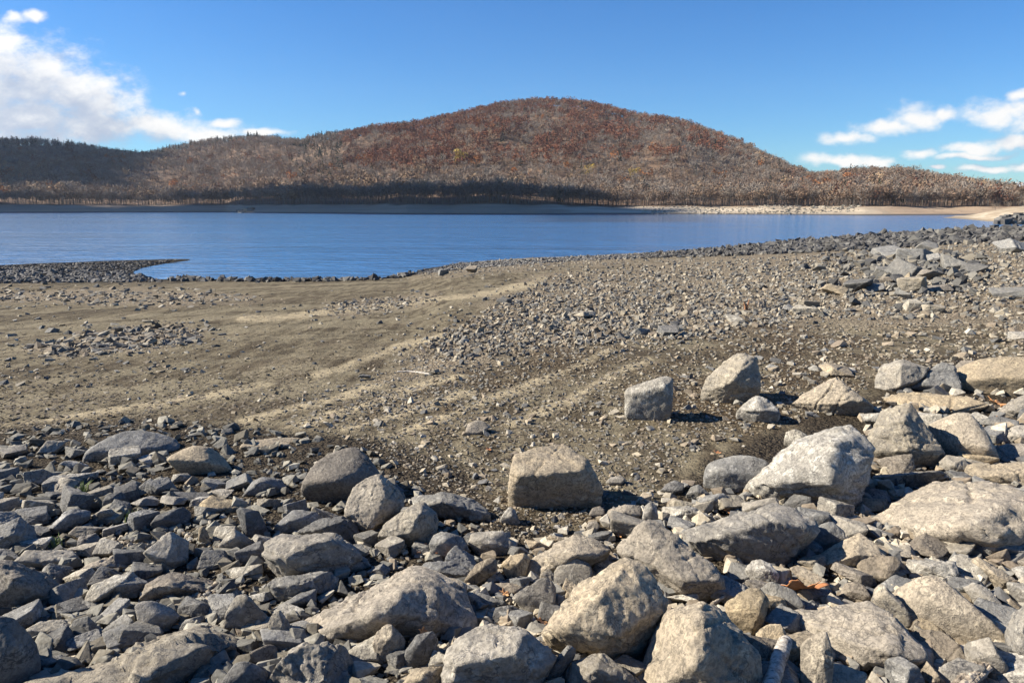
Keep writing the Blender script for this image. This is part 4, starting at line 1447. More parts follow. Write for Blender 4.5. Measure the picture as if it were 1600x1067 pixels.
boulder('rock', 'white block of the small stone heap, with a dark shaded end', 'white', [(1034, 815), (1036, 793), (1050, 790), (1078, 790), (1098, 800), (1115, 808), (1095, 816), (1060, 818)], [(1075, 797, .2), (1066, 814, .25)], short='the white block')
boulder('rock', 'dark topped block of the small stone heap under the lumpy dark boulder', 'slate', [(1088, 785), (1100, 775), (1132, 770), (1140, 778), (1140, 795), (1115, 797), (1095, 792)], [(1115, 779, .2)])
boulder('rock', 'upright pale stone of the small stone heap', 'white', [(1002, 815), (1008, 790), (1016, 783), (1026, 790), (1028, 808), (1018, 818)], [(1018, 795, .2)])
boulder('rock', 'black faced stone at the back of the small stone heap', 'dark', [(1032, 765), (1042, 755), (1055, 750), (1068, 755), (1066, 765), (1050, 772)])
boulder('rock', 'grey pyramid stone at the back of the small stone heap', 'slate', [(1072, 773), (1080, 760), (1092, 756), (1108, 770), (1105, 778), (1085, 780)], [(1090, 768, .25)])
boulder('rock', 'tan lump half in the shadow of the blocky boulder', 'tan', [(946, 812), (952, 795), (975, 788), (1000, 790), (1004, 803), (990, 812), (965, 817)], [(975, 800, .2)])
boulder('rock', 'smooth brown cobble at the corner of the blocky boulder', 'brown', [(920, 803), (926, 793), (937, 790), (945, 796), (945, 804), (930, 807)], **RND)
boulder('rock', 'small squarish tan stone on dark gravel near the blocky boulder', 'tan', [(916, 823), (920, 815), (933, 814), (937, 822), (932, 828), (920, 828)])
boulder('rock', 'thin greyish slab on the soil beyond the small stone heap', 'grey', [(946, 752), (955, 745), (972, 742), (979, 749), (970, 755), (952, 757)])

# --- the near bank, middle
boulder('boulder', 'large tilted slab boulder with a bright smooth flank and dark overhanging front', 'tan',
        [(472, 978, .0), (478, 965, -.1), (530, 935, -.15), (600, 903, -.2), (650, 884, -.25), (672, 903, -.2), (690, 912), (725, 916), (735, 940), (743, 970), (735, 992), (700, 1003), (620, 1012), (540, 1012), (500, 1008)],
        [(677, 908, .0), (655, 914, .1), (618, 930, .22), (580, 960, .3), (543, 998, .36), (620, 1008, .34), (735, 985, .22)], short='the tilted slab boulder', sharp=90)
boulder('boulder', 'big crumbly grey boulder with a white split edge at the bottom of the bank', 'grey',
        [(694, 1067), (700, 1020), (720, 1000), (740, 981, -.1), (800, 979, -.15), (815, 984, -.15), (850, 1005), (869, 1026), (855, 1037), (848, 1057), (830, 1092), (698, 1092)],
        [(815, 987, .05), (812, 1000, .15), (842, 1047, .24), (722, 1040, .28), (795, 1030, .28)], short='the crumbly grey boulder', rough=1.3)
boulder('boulder', 'wide grey slab with a bright top and undercut dark front', 'grey',
        [(405, 860), (415, 848), (440, 832, -.15), (500, 827, -.25), (530, 837, -.15), (556, 858), (581, 882), (570, 897), (545, 907), (480, 907), (450, 902), (425, 882)],
        [(470, 866, .25), (508, 842, .2), (438, 878, .3), (450, 900, .32), (545, 905, .28)], short='the wide grey slab')
boulder('boulder', 'dark faced block wedged behind the wide grey slab', 'dark', [(466, 832), (500, 811), (538, 806), (552, 815), (564, 842), (560, 857), (530, 845), (500, 834)], [(500, 826, .2), (532, 813, .15)], short='the dark faced block')
boulder('rock', 'flat bright slab in front of the mottled cream boulder', 'tan', [(813, 907), (820, 880), (840, 862), (880, 842, -.1), (900, 834, -.15), (935, 840), (956, 852), (950, 872), (930, 878), (900, 875), (870, 885), (840, 903), (825, 912)], [(872, 876, .2), (900, 866, .25)], short='the flat bright slab')
boulder('rock', 'round topped grey stone below the flat bright slab', 'grey', [(865, 897), (875, 880), (900, 872), (920, 880), (926, 897), (905, 917), (880, 920), (868, 912)], short='the round topped stone', **SM)
boulder('rock', 'pale diamond shaped slab leaning on the three sided boulder', 'grey', [(799, 933), (820, 915), (845, 902), (858, 905), (868, 920), (863, 942), (848, 964), (835, 962), (815, 946)], [(830, 930, .1)], short='the diamond slab')
boulder('rock', 'knobbly pale rock at the edge of the dark soil patch', 'grey', [(733, 847), (738, 832), (752, 828), (785, 829), (800, 845), (809, 857), (790, 868), (750, 868)], [(760, 845, .2)], short='the knobbly pale rock')
boulder('rock', 'two lobed grey rock beside the knobbly pale one', 'slate', [(671, 850), (680, 835), (690, 830), (705, 832), (722, 838), (733, 857), (725, 873), (692, 875), (675, 865)], [(695, 845, .2)], short='the two lobed rock')
boulder('rock', 'long dark slab with a ragged edge on tan gravel behind the squat rock', 'slate', [(645, 777), (655, 770), (690, 768), (715, 778), (740, 780), (765, 800), (763, 817), (735, 818), (680, 808), (650, 797)], [(690, 785, .2)], short='the long ragged slab')
boulder('rock', 'small tan lump at the end of the long ragged slab', 'tan', [(732, 806), (740, 795), (752, 798), (755, 811), (735, 813)])
boulder('rock', 'little pale pointed stone at the foot of the blocky boulder', 'white', [(781, 811), (795, 791), (804, 795), (812, 815), (795, 819)], [(800, 806, .25)])
boulder('rock', 'single cream cobble on open gravel beyond the blocky boulder', 'tan', [(726, 676), (730, 662), (745, 655), (758, 657), (766, 668), (750, 677), (735, 679)], short='the single cream cobble', **SM)
boulder('rock', 'flat grey topped stone behind the tilted slab boulder', 'slate', [(654, 887), (665, 878), (710, 877), (735, 890), (743, 899), (725, 912), (690, 904), (665, 895)], [(690, 893, .2)], short='the flat topped stone')
boulder('rock', 'brown grey chunk beside the flat topped stone', 'brown', [(725, 908), (745, 880), (765, 871), (778, 874), (775, 893), (750, 909), (740, 918)], [(752, 890, .2)])
boulder('rock', 'sandy brown chunk with a sunlit top between two grey ones', 'tan', [(783, 882), (800, 868), (820, 862), (828, 870), (820, 903), (805, 908), (790, 895)], [(808, 880, .2)])
boulder('rock', 'pale cut block leaning against the tilted slab boulder', 'tan', [(583, 1007), (590, 985), (608, 971), (620, 985), (633, 1000), (630, 1022), (600, 1038), (586, 1033)], [(612, 995, .25), (590, 1030, .3)], short='the pale cut block')
boulder('rock', 'dark stone with a brown leaf on top under the tilted slab boulder', 'dark', [(632, 1017), (650, 992), (675, 985), (684, 1000), (680, 1027), (660, 1043), (635, 1048)], [(655, 1005, .2)])
boulder('rock', 'small slanting tan stone by the crumbly grey boulder', 'brown', [(675, 1037), (690, 1018), (705, 1007), (711, 1015), (695, 1032), (680, 1043)])
boulder('rock', 'sunlit low rock under the dark stone with a leaf', 'tan', [(620, 1067), (650, 1043), (690, 1040), (697, 1055), (692, 1090), (620, 1090)], [(660, 1060, .2)])
boulder('rock', 'thin slate shard standing between two big boulders', 'slate', [(850, 1055), (868, 1030), (888, 1005), (900, 1010), (898, 1025), (878, 1045), (858, 1075)], [(885, 1020, .15)], thick=.3)
boulder('rock', 'blue grey wedge in the dark hollow below the diamond slab', 'slate', [(742, 935), (750, 925), (790, 940), (794, 948), (770, 950), (748, 945)], [(765, 940, .15)])
boulder('rock', 'dark blue tablet in the shaded hollow', 'dark', [(770, 965), (775, 948), (800, 945), (812, 950), (795, 965), (778, 978)])
boulder('rock', 'flat tan chip lying across the shaded hollow', 'brown', [(760, 920), (765, 912), (795, 910), (822, 915), (805, 924), (775, 932)])

# --- the near bank, left
boulder('boulder', 'large dark brown boulder cut off by the picture edge', 'brown',
        [(-45, 905), (-20, 880), (10, 874), (40, 880), (70, 895), (95, 918), (101, 940), (85, 962), (30, 968), (-45, 965)], [(20, 905, .2), (60, 930, .2)], short='the dark brown boulder')
boulder('boulder', 'dark shaded boulder below the brown one, cut off by the picture corner', 'dark',
        [(-40, 970), (0, 962), (20, 965), (35, 985), (52, 1000), (61, 1030), (56, 1095), (-45, 1095)], [(20, 1010, .2)], short='the dark corner boulder', **SM)
boulder('boulder', 'long layered boulder with bright ragged crest along the picture bottom', 'grey',
        [(42, 1072), (60, 1060), (100, 1045), (160, 1020), (210, 1000), (255, 997), (262, 985, -.15), (310, 976, -.2), (350, 984), (382, 990), (386, 1002), (360, 1014), (355, 1042), (340, 1090), (60, 1095)],
        [(265, 1005, .15), (225, 1055, .3), (205, 1072, .34), (320, 1012, .22)], short='the long layered boulder', rough=1.3, strata=1.2)
boulder('boulder', 'craggy pale boulder of many small facets at the picture bottom', 'grey',
        [(410, 1062), (425, 1037), (450, 1012), (480, 1001), (510, 1002), (540, 1005), (546, 1020), (565, 1037), (577, 1060), (582, 1095), (410, 1095)], [(480, 1026, .2), (515, 1022, .2), (540, 1045, .22)], short='the craggy pale boulder', rough=1.4, chip=.16, nchip=40)
boulder('rock', 'dark smooth stone beside the craggy pale boulder', 'dark', [(345, 1069), (368, 1036), (382, 1032), (415, 1044), (421, 1069), (410, 1092), (350, 1092)], [(385, 1050, .15)], short='the dark smooth stone', **SM)
boulder('boulder', 'shelf like grey brown slab with a shaded front and round pebbles below', 'brown',
        [(212, 930), (225, 912), (245, 900), (270, 894, -.1), (300, 896, -.1), (340, 910), (356, 926), (350, 940), (300, 943), (240, 943), (215, 940)], [(250, 914, .2), (282, 916, .25), (328, 925, .2)], short='the shelf like slab')
boulder('rock', 'pale flat slab slanting up beside the dark brown boulder', 'white', [(132, 937), (145, 912), (180, 897, -.1), (205, 894, -.1), (221, 908), (200, 918), (175, 933), (150, 945)], [(150, 936, .28), (190, 912, .22)], short='the pale slanting slab')
boulder('rock', 'smooth grey triangular rock under the shelf like slab', 'grey', [(211, 947), (220, 940), (240, 939), (265, 948), (281, 962), (263, 978), (240, 993), (222, 987)], [(245, 962, .2)], short='the triangular rock', **SM)
boulder('rock', 'pale ragged slab beside a patch of fine pebbles', 'white', [(37, 984), (60, 970), (105, 964), (145, 966), (151, 973), (110, 987), (90, 1003), (60, 1001), (45, 992)], [(95, 985, .15)], short='the pale ragged slab')
boulder('rock', 'grey cracked slab behind the dark brown boulder', 'grey', [(19, 877), (40, 860), (90, 856), (121, 860), (126, 882), (110, 897), (85, 897), (55, 887)], [(85, 875, .2)], short='the cracked slab')
boulder('rock', 'thin tan topped slab behind the pale slanting slab', 'tan', [(124, 892), (135, 882), (180, 867), (200, 872), (214, 886), (190, 895), (150, 903), (130, 899)], [(160, 884, .2)], short='the thin tan slab')
boulder('rock', 'pointed grey rock with a sunny side and a shaded side', 'grey', [(222, 862), (245, 840), (265, 829), (280, 838), (294, 846), (291, 873), (270, 893), (255, 884), (240, 868)], [(269, 846, .1), (262, 876, .28)], short='the pointed grey rock')
boulder('rock', 'lumpy layered rock under the wide grey slab', 'slate', [(419, 912), (432, 902), (470, 895), (515, 892), (529, 905), (521, 927), (480, 938), (450, 938), (440, 943)], [(470, 912, .2)], short='the lumpy layered rock', rough=1.3)
boulder('rock', 'dark layered lump in front of the lumpy layered rock', 'slate', [(420, 955), (440, 940), (470, 925), (495, 920), (494, 938), (470, 950), (440, 958)], [(460, 940, .2)])
boulder('rock', 'bright ridged rock with a split white face beside round pebbles', 'grey', [(349, 977), (352, 960), (370, 929), (385, 927), (400, 940), (423, 966), (419, 983), (385, 988), (360, 983)], [(387, 935, .12), (382, 982, .3)], short='the bright ridged rock')
boulder('rock', 'small mottled upright stone by a scrap of red leaf', 'grey', [(419, 977), (425, 960), (437, 951), (455, 975), (462, 987), (448, 1006), (430, 993)], [(445, 980, .2)])
boulder('rock', 'rounded brown cobble above the dark smooth stone', 'brown', [(384, 1030), (392, 1018), (420, 1005), (432, 1008), (434, 1025), (415, 1040), (395, 1037)], **RND)
boulder('rock', 'dark leaning block among flat stones on the left bank', 'dark', [(370, 797), (378, 792), (405, 797), (413, 810), (422, 837), (400, 843), (385, 841)], [(382, 803, .15), (390, 836, .25)], short='the dark leaning block')
boulder('rock', 'dark block with a sunlit left edge below the two toned boulder', 'slate', [(380, 772), (395, 750), (410, 744), (440, 750), (449, 766), (440, 777), (420, 777), (385, 774)], [(408, 752, .15), (400, 772, .25)], short='the sharp edged block')
boulder('rock', 'flat bright slab with smaller flakes by the dark leaning block', 'tan', [(311, 789), (330, 774), (365, 780), (387, 786), (380, 794), (350, 803), (320, 797)], short='the bright flake slab')
boulder('rock', 'broken topped stone beneath the dark leaning block', 'grey', [(342, 853), (358, 830), (365, 824), (390, 840), (397, 852), (370, 863), (345, 858)], [(368, 840, .2)])
boulder('rock', 'craggy grey stone behind the wide grey slab', 'slate', [(429, 822), (450, 808), (460, 796), (490, 798), (504, 808), (498, 822), (470, 833), (445, 835)], [(462, 812, .2)], short='the craggy stone')
boulder('rock', 'long pale flat slab lying on small stones below the long low boulder', 'white', [(62, 757), (80, 743), (120, 737), (157, 735), (156, 746), (120, 757), (90, 762), (65, 767)], short='the long pale slab', thick=.3)
boulder('rock', 'dark wedge with a lit upper edge in the middle of the left bank', 'slate', [(77, 824), (100, 800), (115, 794), (140, 798), (141, 809), (120, 820), (95, 833)], [(104, 806, .2), (85, 824, .25)], short='the dark wedge')
boulder('rock', 'streaked dark boulder at the picture edge above the cracked slab', 'slate', [(-25, 852), (0, 820), (30, 809), (55, 825), (58, 842), (30, 857), (-25, 868)], [(20, 835, .2)], short='the streaked dark boulder', strata=1.2)
boulder('rock', 'black faced slab with a thin lit top beneath the two toned boulder', 'dark', [(237, 817), (245, 805), (285, 792), (298, 800), (291, 817), (260, 828), (242, 825)], [(255, 810, .2)], short='the black faced slab')
boulder('rock', 'low dark slab with pale rim near the black faced slab', 'dark', [(262, 780), (266, 768), (300, 766), (322, 768), (330, 778), (310, 783), (280, 784)], short='the low dark slab')
boulder('rock', 'broad dark slab shaded on its front, behind the cracked slab', 'dark', [(0, 815), (8, 800), (30, 796), (42, 800), (42, 812), (20, 818)], short='the broad dark slab')
boulder('rock', 'small tan finger shaped stone beside the pointed grey rock', 'tan', [(310, 842), (311, 825), (317, 820), (325, 832), (330, 850), (322, 853)])
boulder('rock', 'grey brown stone dusted with lichen between the dark wedge and pointed rock', 'brown', [(120, 850), (125, 838), (150, 832), (157, 842), (150, 852), (130, 860)])
boulder('rock', 'dark broken wedge beside the grass tuft', 'dark', [(160, 785), (168, 772), (190, 768), (197, 778), (188, 792), (165, 795)], [(175, 780, .2)])
boulder('rock', 'mound of half buried pale bedrock on the gravel', 'tan', [(372, 698), (380, 690), (430, 683), (470, 684), (482, 692), (450, 698), (400, 701)], short='the buried bedrock', thick=.9, **SM)
boulder('rock', 'lone dark squarish stone on the mud beyond the two toned boulder', 'dark', [(344, 677), (346, 670), (364, 668), (366, 675), (360, 679), (348, 679)], short='the lone squarish stone')

# --- stones out on the beach
BEACH = [
    ('beside the lake edge, big brown lone block among wet pebbles', 'brown', (728, 413, 748, 426)),
    ('flat dark stone alone at the edge of the gravel spread', 'dark', (776, 465, 800, 474)),
    ('small black stone on mud by the pale sandy track', 'dark', (757, 445, 768, 450)),
    ('pale grey lump with a flat chip beside it in the gravel', 'grey', (896, 484, 932, 497)),
    ('dark triangular stone, first of a pair on tan gravel', 'slate', (985, 509, 1016, 525)),
    ('dark sharp stone, second of a pair on tan gravel', 'dark', (1028, 508, 1062, 526)),
    ('pale pyramid stone with a dark side near the dead stumps', 'white', (1133, 491, 1162, 506)),
    ('small flat grey stone alone at the end of the mud flat', 'slate', (560, 584, 580, 592)),
    ('rounded grey stone touching the end of the driftwood stick', 'grey', (671, 576, 688, 585)),
    ('flat black stone alone on the far mud', 'dark', (74, 512, 92, 520)),
    ('pale slab in front of the flat stone stack near the stumps', 'white', (1240, 478, 1282, 492)),
    ('upper slab of the flat stone stack near the stumps', 'grey', (1250, 468, 1280, 480)),
    ('dark low stone beside the flat stone stack', 'slate', (1224, 476, 1248, 486)),
    ('cream stone broken off the end of the rubble heap', 'tan', (1285, 442, 1329, 461)),
    ('dark jagged stone next to the cream one on the rubble heap', 'dark', (1322, 434, 1360, 456)),
    ('dull grey stone in the low part of the rubble heap', 'slate', (1353, 442, 1379, 456)),
    ('small brown stone in the low part of the rubble heap', 'brown', (1370, 431, 1392, 444)),
    ('long sloping grey slab at the water end of the rubble heap', 'slate', (1364, 382, 1417, 404)),
    ('grey slab with black end beside the long sloping one', 'slate', (1401, 387, 1446, 408)),
    ('grey pyramid at the top of the rubble heap', 'slate', (1435, 376, 1464, 391)),
    ('square dark rock high on the rubble heap', 'slate', (1450, 395, 1473, 410)),
    ('large pale faced rock high on the rubble heap', 'slate', (1475, 396, 1510, 423)),
    ('brown black slab trailing off the pale faced rock', 'dark', (1503, 412, 1538, 426)),
    ('flat tan grey slab on the beach side of the rubble heap', 'slate', (1362, 416, 1394, 432)),
    ('widest grey slab across the middle of the rubble heap', 'dark', (1388, 403, 1450, 436)),
    ('greenish pale upright stone in the middle of the rubble heap', 'tan', (1402, 424, 1420, 447)),
    ('bright grey block at the foot of the rubble heap', 'grey', (1405, 431, 1444, 458)),
    ('brown dark block behind the bright grey block', 'brown', (1433, 421, 1467, 440)),
    ('dark two toned lump just below the bright grey block', 'slate', (1401, 450, 1426, 468)),
    ('thin brown slab at the dry end of the rubble heap', 'brown', (1452, 444, 1486, 457)),
    ('chalky white stone on open gravel below the rubble heap', 'white', (1411, 467, 1437, 486)),
    ('grey flat stone beside a dead stick below the rubble heap', 'grey', (1440, 476, 1469, 489)),
    ('long grey slab sunk in the upper beach at the picture edge', 'slate', (1554, 449, 1604, 465)),
    ('big dark block on the upper beach near the stony bank', 'slate', (1556, 373, 1597, 395)),
    ('flat pale chip on brown gravel at the picture edge', 'grey', (1578, 519, 1612, 531)),
    ('thin pale slab on soil behind the wide sloping rock', 'tan', (1283, 571, 1332, 588)),
    ('small round dark rock by the inlet edge, larger of the shore stones', 'dark', (620, 424, 636, 433)),
    ('grey rock at the lake edge next to a round dark one', 'slate', (685, 419, 702, 430)),
]


def bbox_outline(x0, y0, x1, y1, r):
    """irregular angular outline inside a box, plus one or two edge points inside"""
    n = r.integers(5, 8)
    a = np.sort((np.arange(n) + r.uniform(-0.28, 0.28, n)) / n * 2 * np.pi) + r.uniform(0, 0.4)
    sq = r.uniform(0.55, 0.95)
    cx, cy, hx, hy = (x0 + x1) / 2, (y0 + y1) / 2, (x1 - x0) / 2, (y1 - y0) / 2
    c, s = np.cos(a), np.sin(a)
    k = (np.abs(c) ** (2 / sq) + np.abs(s) ** (2 / sq)) ** (-sq / 2)
    X, Y = c * k, s * k
    X = X / np.abs(X).max()
    Y = Y / np.abs(Y).max()
    o = [(cx + hx * x, cy + hy * y) for x, y in zip(X, Y)]
    fx = r.uniform(-0.3, 0.5)
    fy = r.uniform(-0.45, 0.15)
    rd = [(cx + hx * fx, cy + hy * fy, r.uniform(.15, .3))]
    if r.uniform() < 0.6:
        rd.append((cx + hx * (fx - r.uniform(.3, .7)), cy + hy * (fy + r.uniform(.1, .5)), r.uniform(.15, .3)))
    return o, rd


def block_points(px, py_foot, w, h, r, squat=None):
    """corner cloud of a broken, tilted block standing on the beach at a pixel"""
    foot = hit_ground(px, py_foot)
    dist = np.linalg.norm(foot - np.array([0, 0, CAM_Z]))
    sc = dist / FPX * 1.02
    fw = np.array([foot[0], foot[1], 0.0])
    fw /= np.linalg.norm(fw)
    right = np.array([fw[1], -fw[0], 0])
    B = np.array([[x, y, z] for x in (-1, 1) for y in (-1, 1) for z in (-1, 1)], float)
    B *= np.array([1.0, r.uniform(0.55, 0.9), r.uniform(0.35, 0.75)])
    B += r.normal(0, 0.16, B.shape)
    B[r.integers(8)] *= r.uniform(0.3, 0.7)
    ax, ay = r.normal(0, 0.35, 2)
    az_ = r.uniform(0, 6.283)
    Rm = np.array(Matrix.Rotation(az_, 3, 'Z') @ Matrix.Rotation(ax, 3, 'X') @ Matrix.Rotation(ay, 3, 'Y'))
    B = B @ Rm.T
    B[:, 0] *= w * sc / np.ptp(B[:, 0])
    B[:, 1] *= w * sc * r.uniform(0.6, 1.0) / np.ptp(B[:, 1])
    B[:, 2] *= h * sc * 0.95 / np.ptp(B[:, 2])
    P = right * B[:, :1] + fw * (B[:, 1:2] - B[:, 1].min() * 0.6) + np.array([0, 0, 1.0]) * (B[:, 2:] - B[:, 2].min() - 0.18 * h * sc)
    return P + foot, np.array([right, fw, [0, 0, 1.0]]), foot


def block(name, label, mat, px, py_foot, w, h, seed, group=None, level=None, **kw):
    r_ = np.random.default_rng(seed)
    P, fr, foot = block_points(px, py_foot, w, h, r_)
    level = level or (5 if w > 30 else 4)
    V, F = rock_mesh(name, P, level, seed, frame=fr, **kw)
    org = np.array([V[:, 0].mean(), V[:, 1].mean(), max(V[:, 2].min(), foot[2] - 0.02)])
    o = add(name, mk_mesh(name, V - org, F, True, None, RM[mat]), label, name, group, loc=org)
    BOULDERS.append((np.array([px, py_foot - h / 2]), np.array([[px - w / 2, py_foot - h], [px + w / 2, py_foot - h], [px + w / 2, py_foot], [px - w / 2, py_foot]]), None))
    return o


for k, (lab, mat, bb) in enumerate(BEACH):
    x0_, y0_, x1_, y1_ = bb
    block('rock', lab, mat, (x0_ + x1_) / 2, y1_, (x1_ - x0_) * 1.05, (y1_ - y0_) * 1.1, 500 + k, level=5, chip=0.04)

# --- middling stones of the bank
N_HERO = len(BOULDERS)
BANK = [(-30, 712), (60, 690), (200, 715), (330, 742), (450, 760), (520, 795), (640, 800), (700, 830), (790, 845), (860, 840), (950, 830), (1010, 790), (1090, 760), (1160, 790), (1330, 700), (1370, 640), (1480, 610), (1640, 620), (1640, 1075), (-30, 1075)]
r = np.random.default_rng(77)
placed = []
MATS = ['grey', 'grey', 'tan', 'slate', 'slate', 'brown', 'white', 'dark']
hero_polys = [b[1] for b in BOULDERS]
cand = []
tries = 0
while len(placed) < 152 and tries < 20000:
    tries += 1
    px, py = r.uniform(-20, 1620), r.uniform(650, 1070)
    if px < 850 and r.uniform() < 0.5:
        continue
    d, ins = seg_dist(np.array([px]), np.array([py]), BANK)
    if not ins[0]:
        continue
    depth = (py - 600) / 470
    w = r.uniform(22, 34) + 30 * depth * r.uniform(0.25, 1.0)
    if px > 950:
        w *= 1.25
    h = w * r.uniform(0.34, 0.8)
    bad = False
    for poly in hero_polys:
        if poly[:, 0].min() - w > px or poly[:, 0].max() + w < px or poly[:, 1].min() - h > py or poly[:, 1].max() + h < py:
            continue
        dd, ii_ = seg_dist(np.array([px, px - .35 * w, px + .35 * w]), np.array([py, py, py]), poly)
        if ii_[0] or ii_.sum() > 1:
            bad = True
            break
    if bad:
        continue
    for q in placed:
        if abs(q[0] - px) < 0.37 * (q[2] + w) and abs(q[1] - py) < 0.36 * (q[3] + h):
            bad = True
            break
    if bad:
        continue
    placed.append((px, py, w, h))

shorts = [(b[0], b[2]) for b in BOULDERS if b[2]]
LABELS = set()
SIZE = lambda w: 'small' if w < 28 else 'middling' if w < 42 else 'sizeable'
COLW = {'grey': 'grey', 'tan': 'tan', 'slate': 'blue grey', 'brown': 'brown', 'white': 'whitish', 'dark': 'blackish'}


def relation(px, py, c):
    dx, dy = px - c[0], (py - c[1]) * 1.3
    if abs(dx) > 2.2 * abs(dy):
        return 'to the right of' if dx > 0 else 'to the left of'
    if abs(dy) > 2.2 * abs(dx):
        return 'in front of' if dy > 0 else 'behind'
    return ('front ' if dy > 0 else 'back ') + ('right of' if dx > 0 else 'left of')


for k, (px, py, w, h) in enumerate(placed):
    mat = MATS[r.integers(len(MATS))] if px > 650 else ['slate', 'slate', 'dark', 'grey', 'slate', 'white'][r.integers(6)]
    shape = 'flat' if h < 0.5 * w else 'blocky' if h > 0.68 * w else 'wedge shaped'
    near = sorted(shorts, key=lambda s: (s[0][0] - px) ** 2 + 1.7 * (s[0][1] - py) ** 2)
    opts = []
    for m in range(3):
        c, nm = near[m]
        opts.append(f'{SIZE(w)} {shape} {COLW[mat]} stone {relation(px, py, c)} {nm}')
    c0, n0 = near[0]
    c1_, n1_ = near[1]
    opts.append(f'{SIZE(w)} {shape} {COLW[mat]} stone between {n0} and {n1_}')
    for extra in ('second', 'third', 'fourth'):
        opts.append(f'{extra} {SIZE(w)} {shape} {COLW[mat]} stone {relation(px, py, c0)} {n0}')
    lab = next((x for x in opts if x not in LABELS and len(x.split()) <= 16), opts[0])
    LABELS.add(lab)
    block('stone', lab, mat, px, py + h / 2, w * 1.08, h * 1.12, 9000 + k, group='loose stones of the rocky bank', chip=0.045)
print('boulders', N_HERO, 'stones', len(placed), 'distinct labels', len(LABELS))
HAZE = 0.00006
# ------------------------------------------------------------------ loose small stones (nobody could count them)
stm, T, B = new_mat('small_stone')
aw = T.node('ShaderNodeAttribute', attribute_name='tint')
geo = T.node('ShaderNodeNewGeometry')
nz = T.noise(geo.outputs['Position'], 45.0, 4.0, 0.65)
T.l.new(T.mix(T.ramp(nz, 0.35, 0.68), aw.outputs['Color'], T.mix(0.5, aw.outputs['Color'], (0.30, 0.27, 0.22), 'MULTIPLY'), 'MIX'), B.inputs['Base Color'])
T.l.new(T.bump(nz, 0.5, 0.01), B.inputs['Normal'])


def stone_proto(seed, level, rounded=False):
    r = np.random.default_rng(seed)
    if not rounded:
        # a sharp shard: the hull of a few jittered corners
        B = np.array([[x, y, z] for x in (-1, 1) for y in (-1, 1) for z in (-1, 1)], float)
        B += r.normal(0, 0.30, B.shape)
        B[r.integers(8)] *= r.uniform(0.2, 0.6)
        if level >= 2:
            B = np.concatenate([B, r.normal(0, 1, (4, 3)) * 0.75])
        bm = bmesh.new()
        for p_ in B:
            bm.verts.new(p_)
        bmesh.ops.convex_hull(bm, input=bm.verts)
        bmesh.ops.delete(bm, geom=[v for v in bm.verts if not v.link_faces], context='VERTS')
        if level >= 3:
            bmesh.ops.bevel(bm, geom=list(bm.edges), offset=0.06, segments=1, affect='EDGES', profile=0.5)
        bmesh.ops.triangulate(bm, faces=bm.faces)
        bm.verts.index_update()
        V = np.array([v.co[:] for v in bm.verts])
        F = np.array([[v.index for v in f.verts] for f in bm.faces])
        bm.free()
        V = V - (V.max(0) + V.min(0)) / 2
        return V / np.abs(V).max(0), F
    E, F = ico(level)
    n = r.integers(9, 14)
    N = r.normal(size=(n, 3))
    N /= np.linalg.norm(N, axis=1)[:, None]
    d = r.uniform(0.55, 1.0, n)
    q = np.maximum(E @ (N / d[:, None]).T, 1e-6)
    g = np.maximum((q ** 5.0).sum(1) ** 0.2, 0.6)
    V = E / g[:, None]
    return V / np.abs(V).max(0), F


P_NEAR = [stone_proto(700 + i, 3) for i in range(24)]
P_MID = [stone_proto(720 + i, 2) for i in range(14)]
P_FAR = [stone_proto(740 + i, 1) for i in range(16)]
P_PEB = [stone_proto(760 + i, 2, True) for i in range(8)]

STONE_COLS = np.array([(0.33, 0.295, 0.235), (0.24, 0.228, 0.20), (0.17, 0.166, 0.155), (0.40, 0.35, 0.265), (0.29, 0.24, 0.175), (0.22, 0.18, 0.135), (0.12, 0.118, 0.115), (0.40, 0.365, 0.30)])
LEFT_COLS = np.array([1.0, 0.97, 0.88]) * 0.86 * np.array([(0.20, 0.197, 0.187), (0.15, 0.15, 0.147), (0.26, 0.25, 0.225), (0.11, 0.108, 0.104), (0.18, 0.165, 0.14), (0.34, 0.33, 0.30)])
DARK_COLS = np.array([(0.075, 0.072, 0.07), (0.10, 0.096, 0.09), (0.06, 0.057, 0.055), (0.13, 0.125, 0.115)])


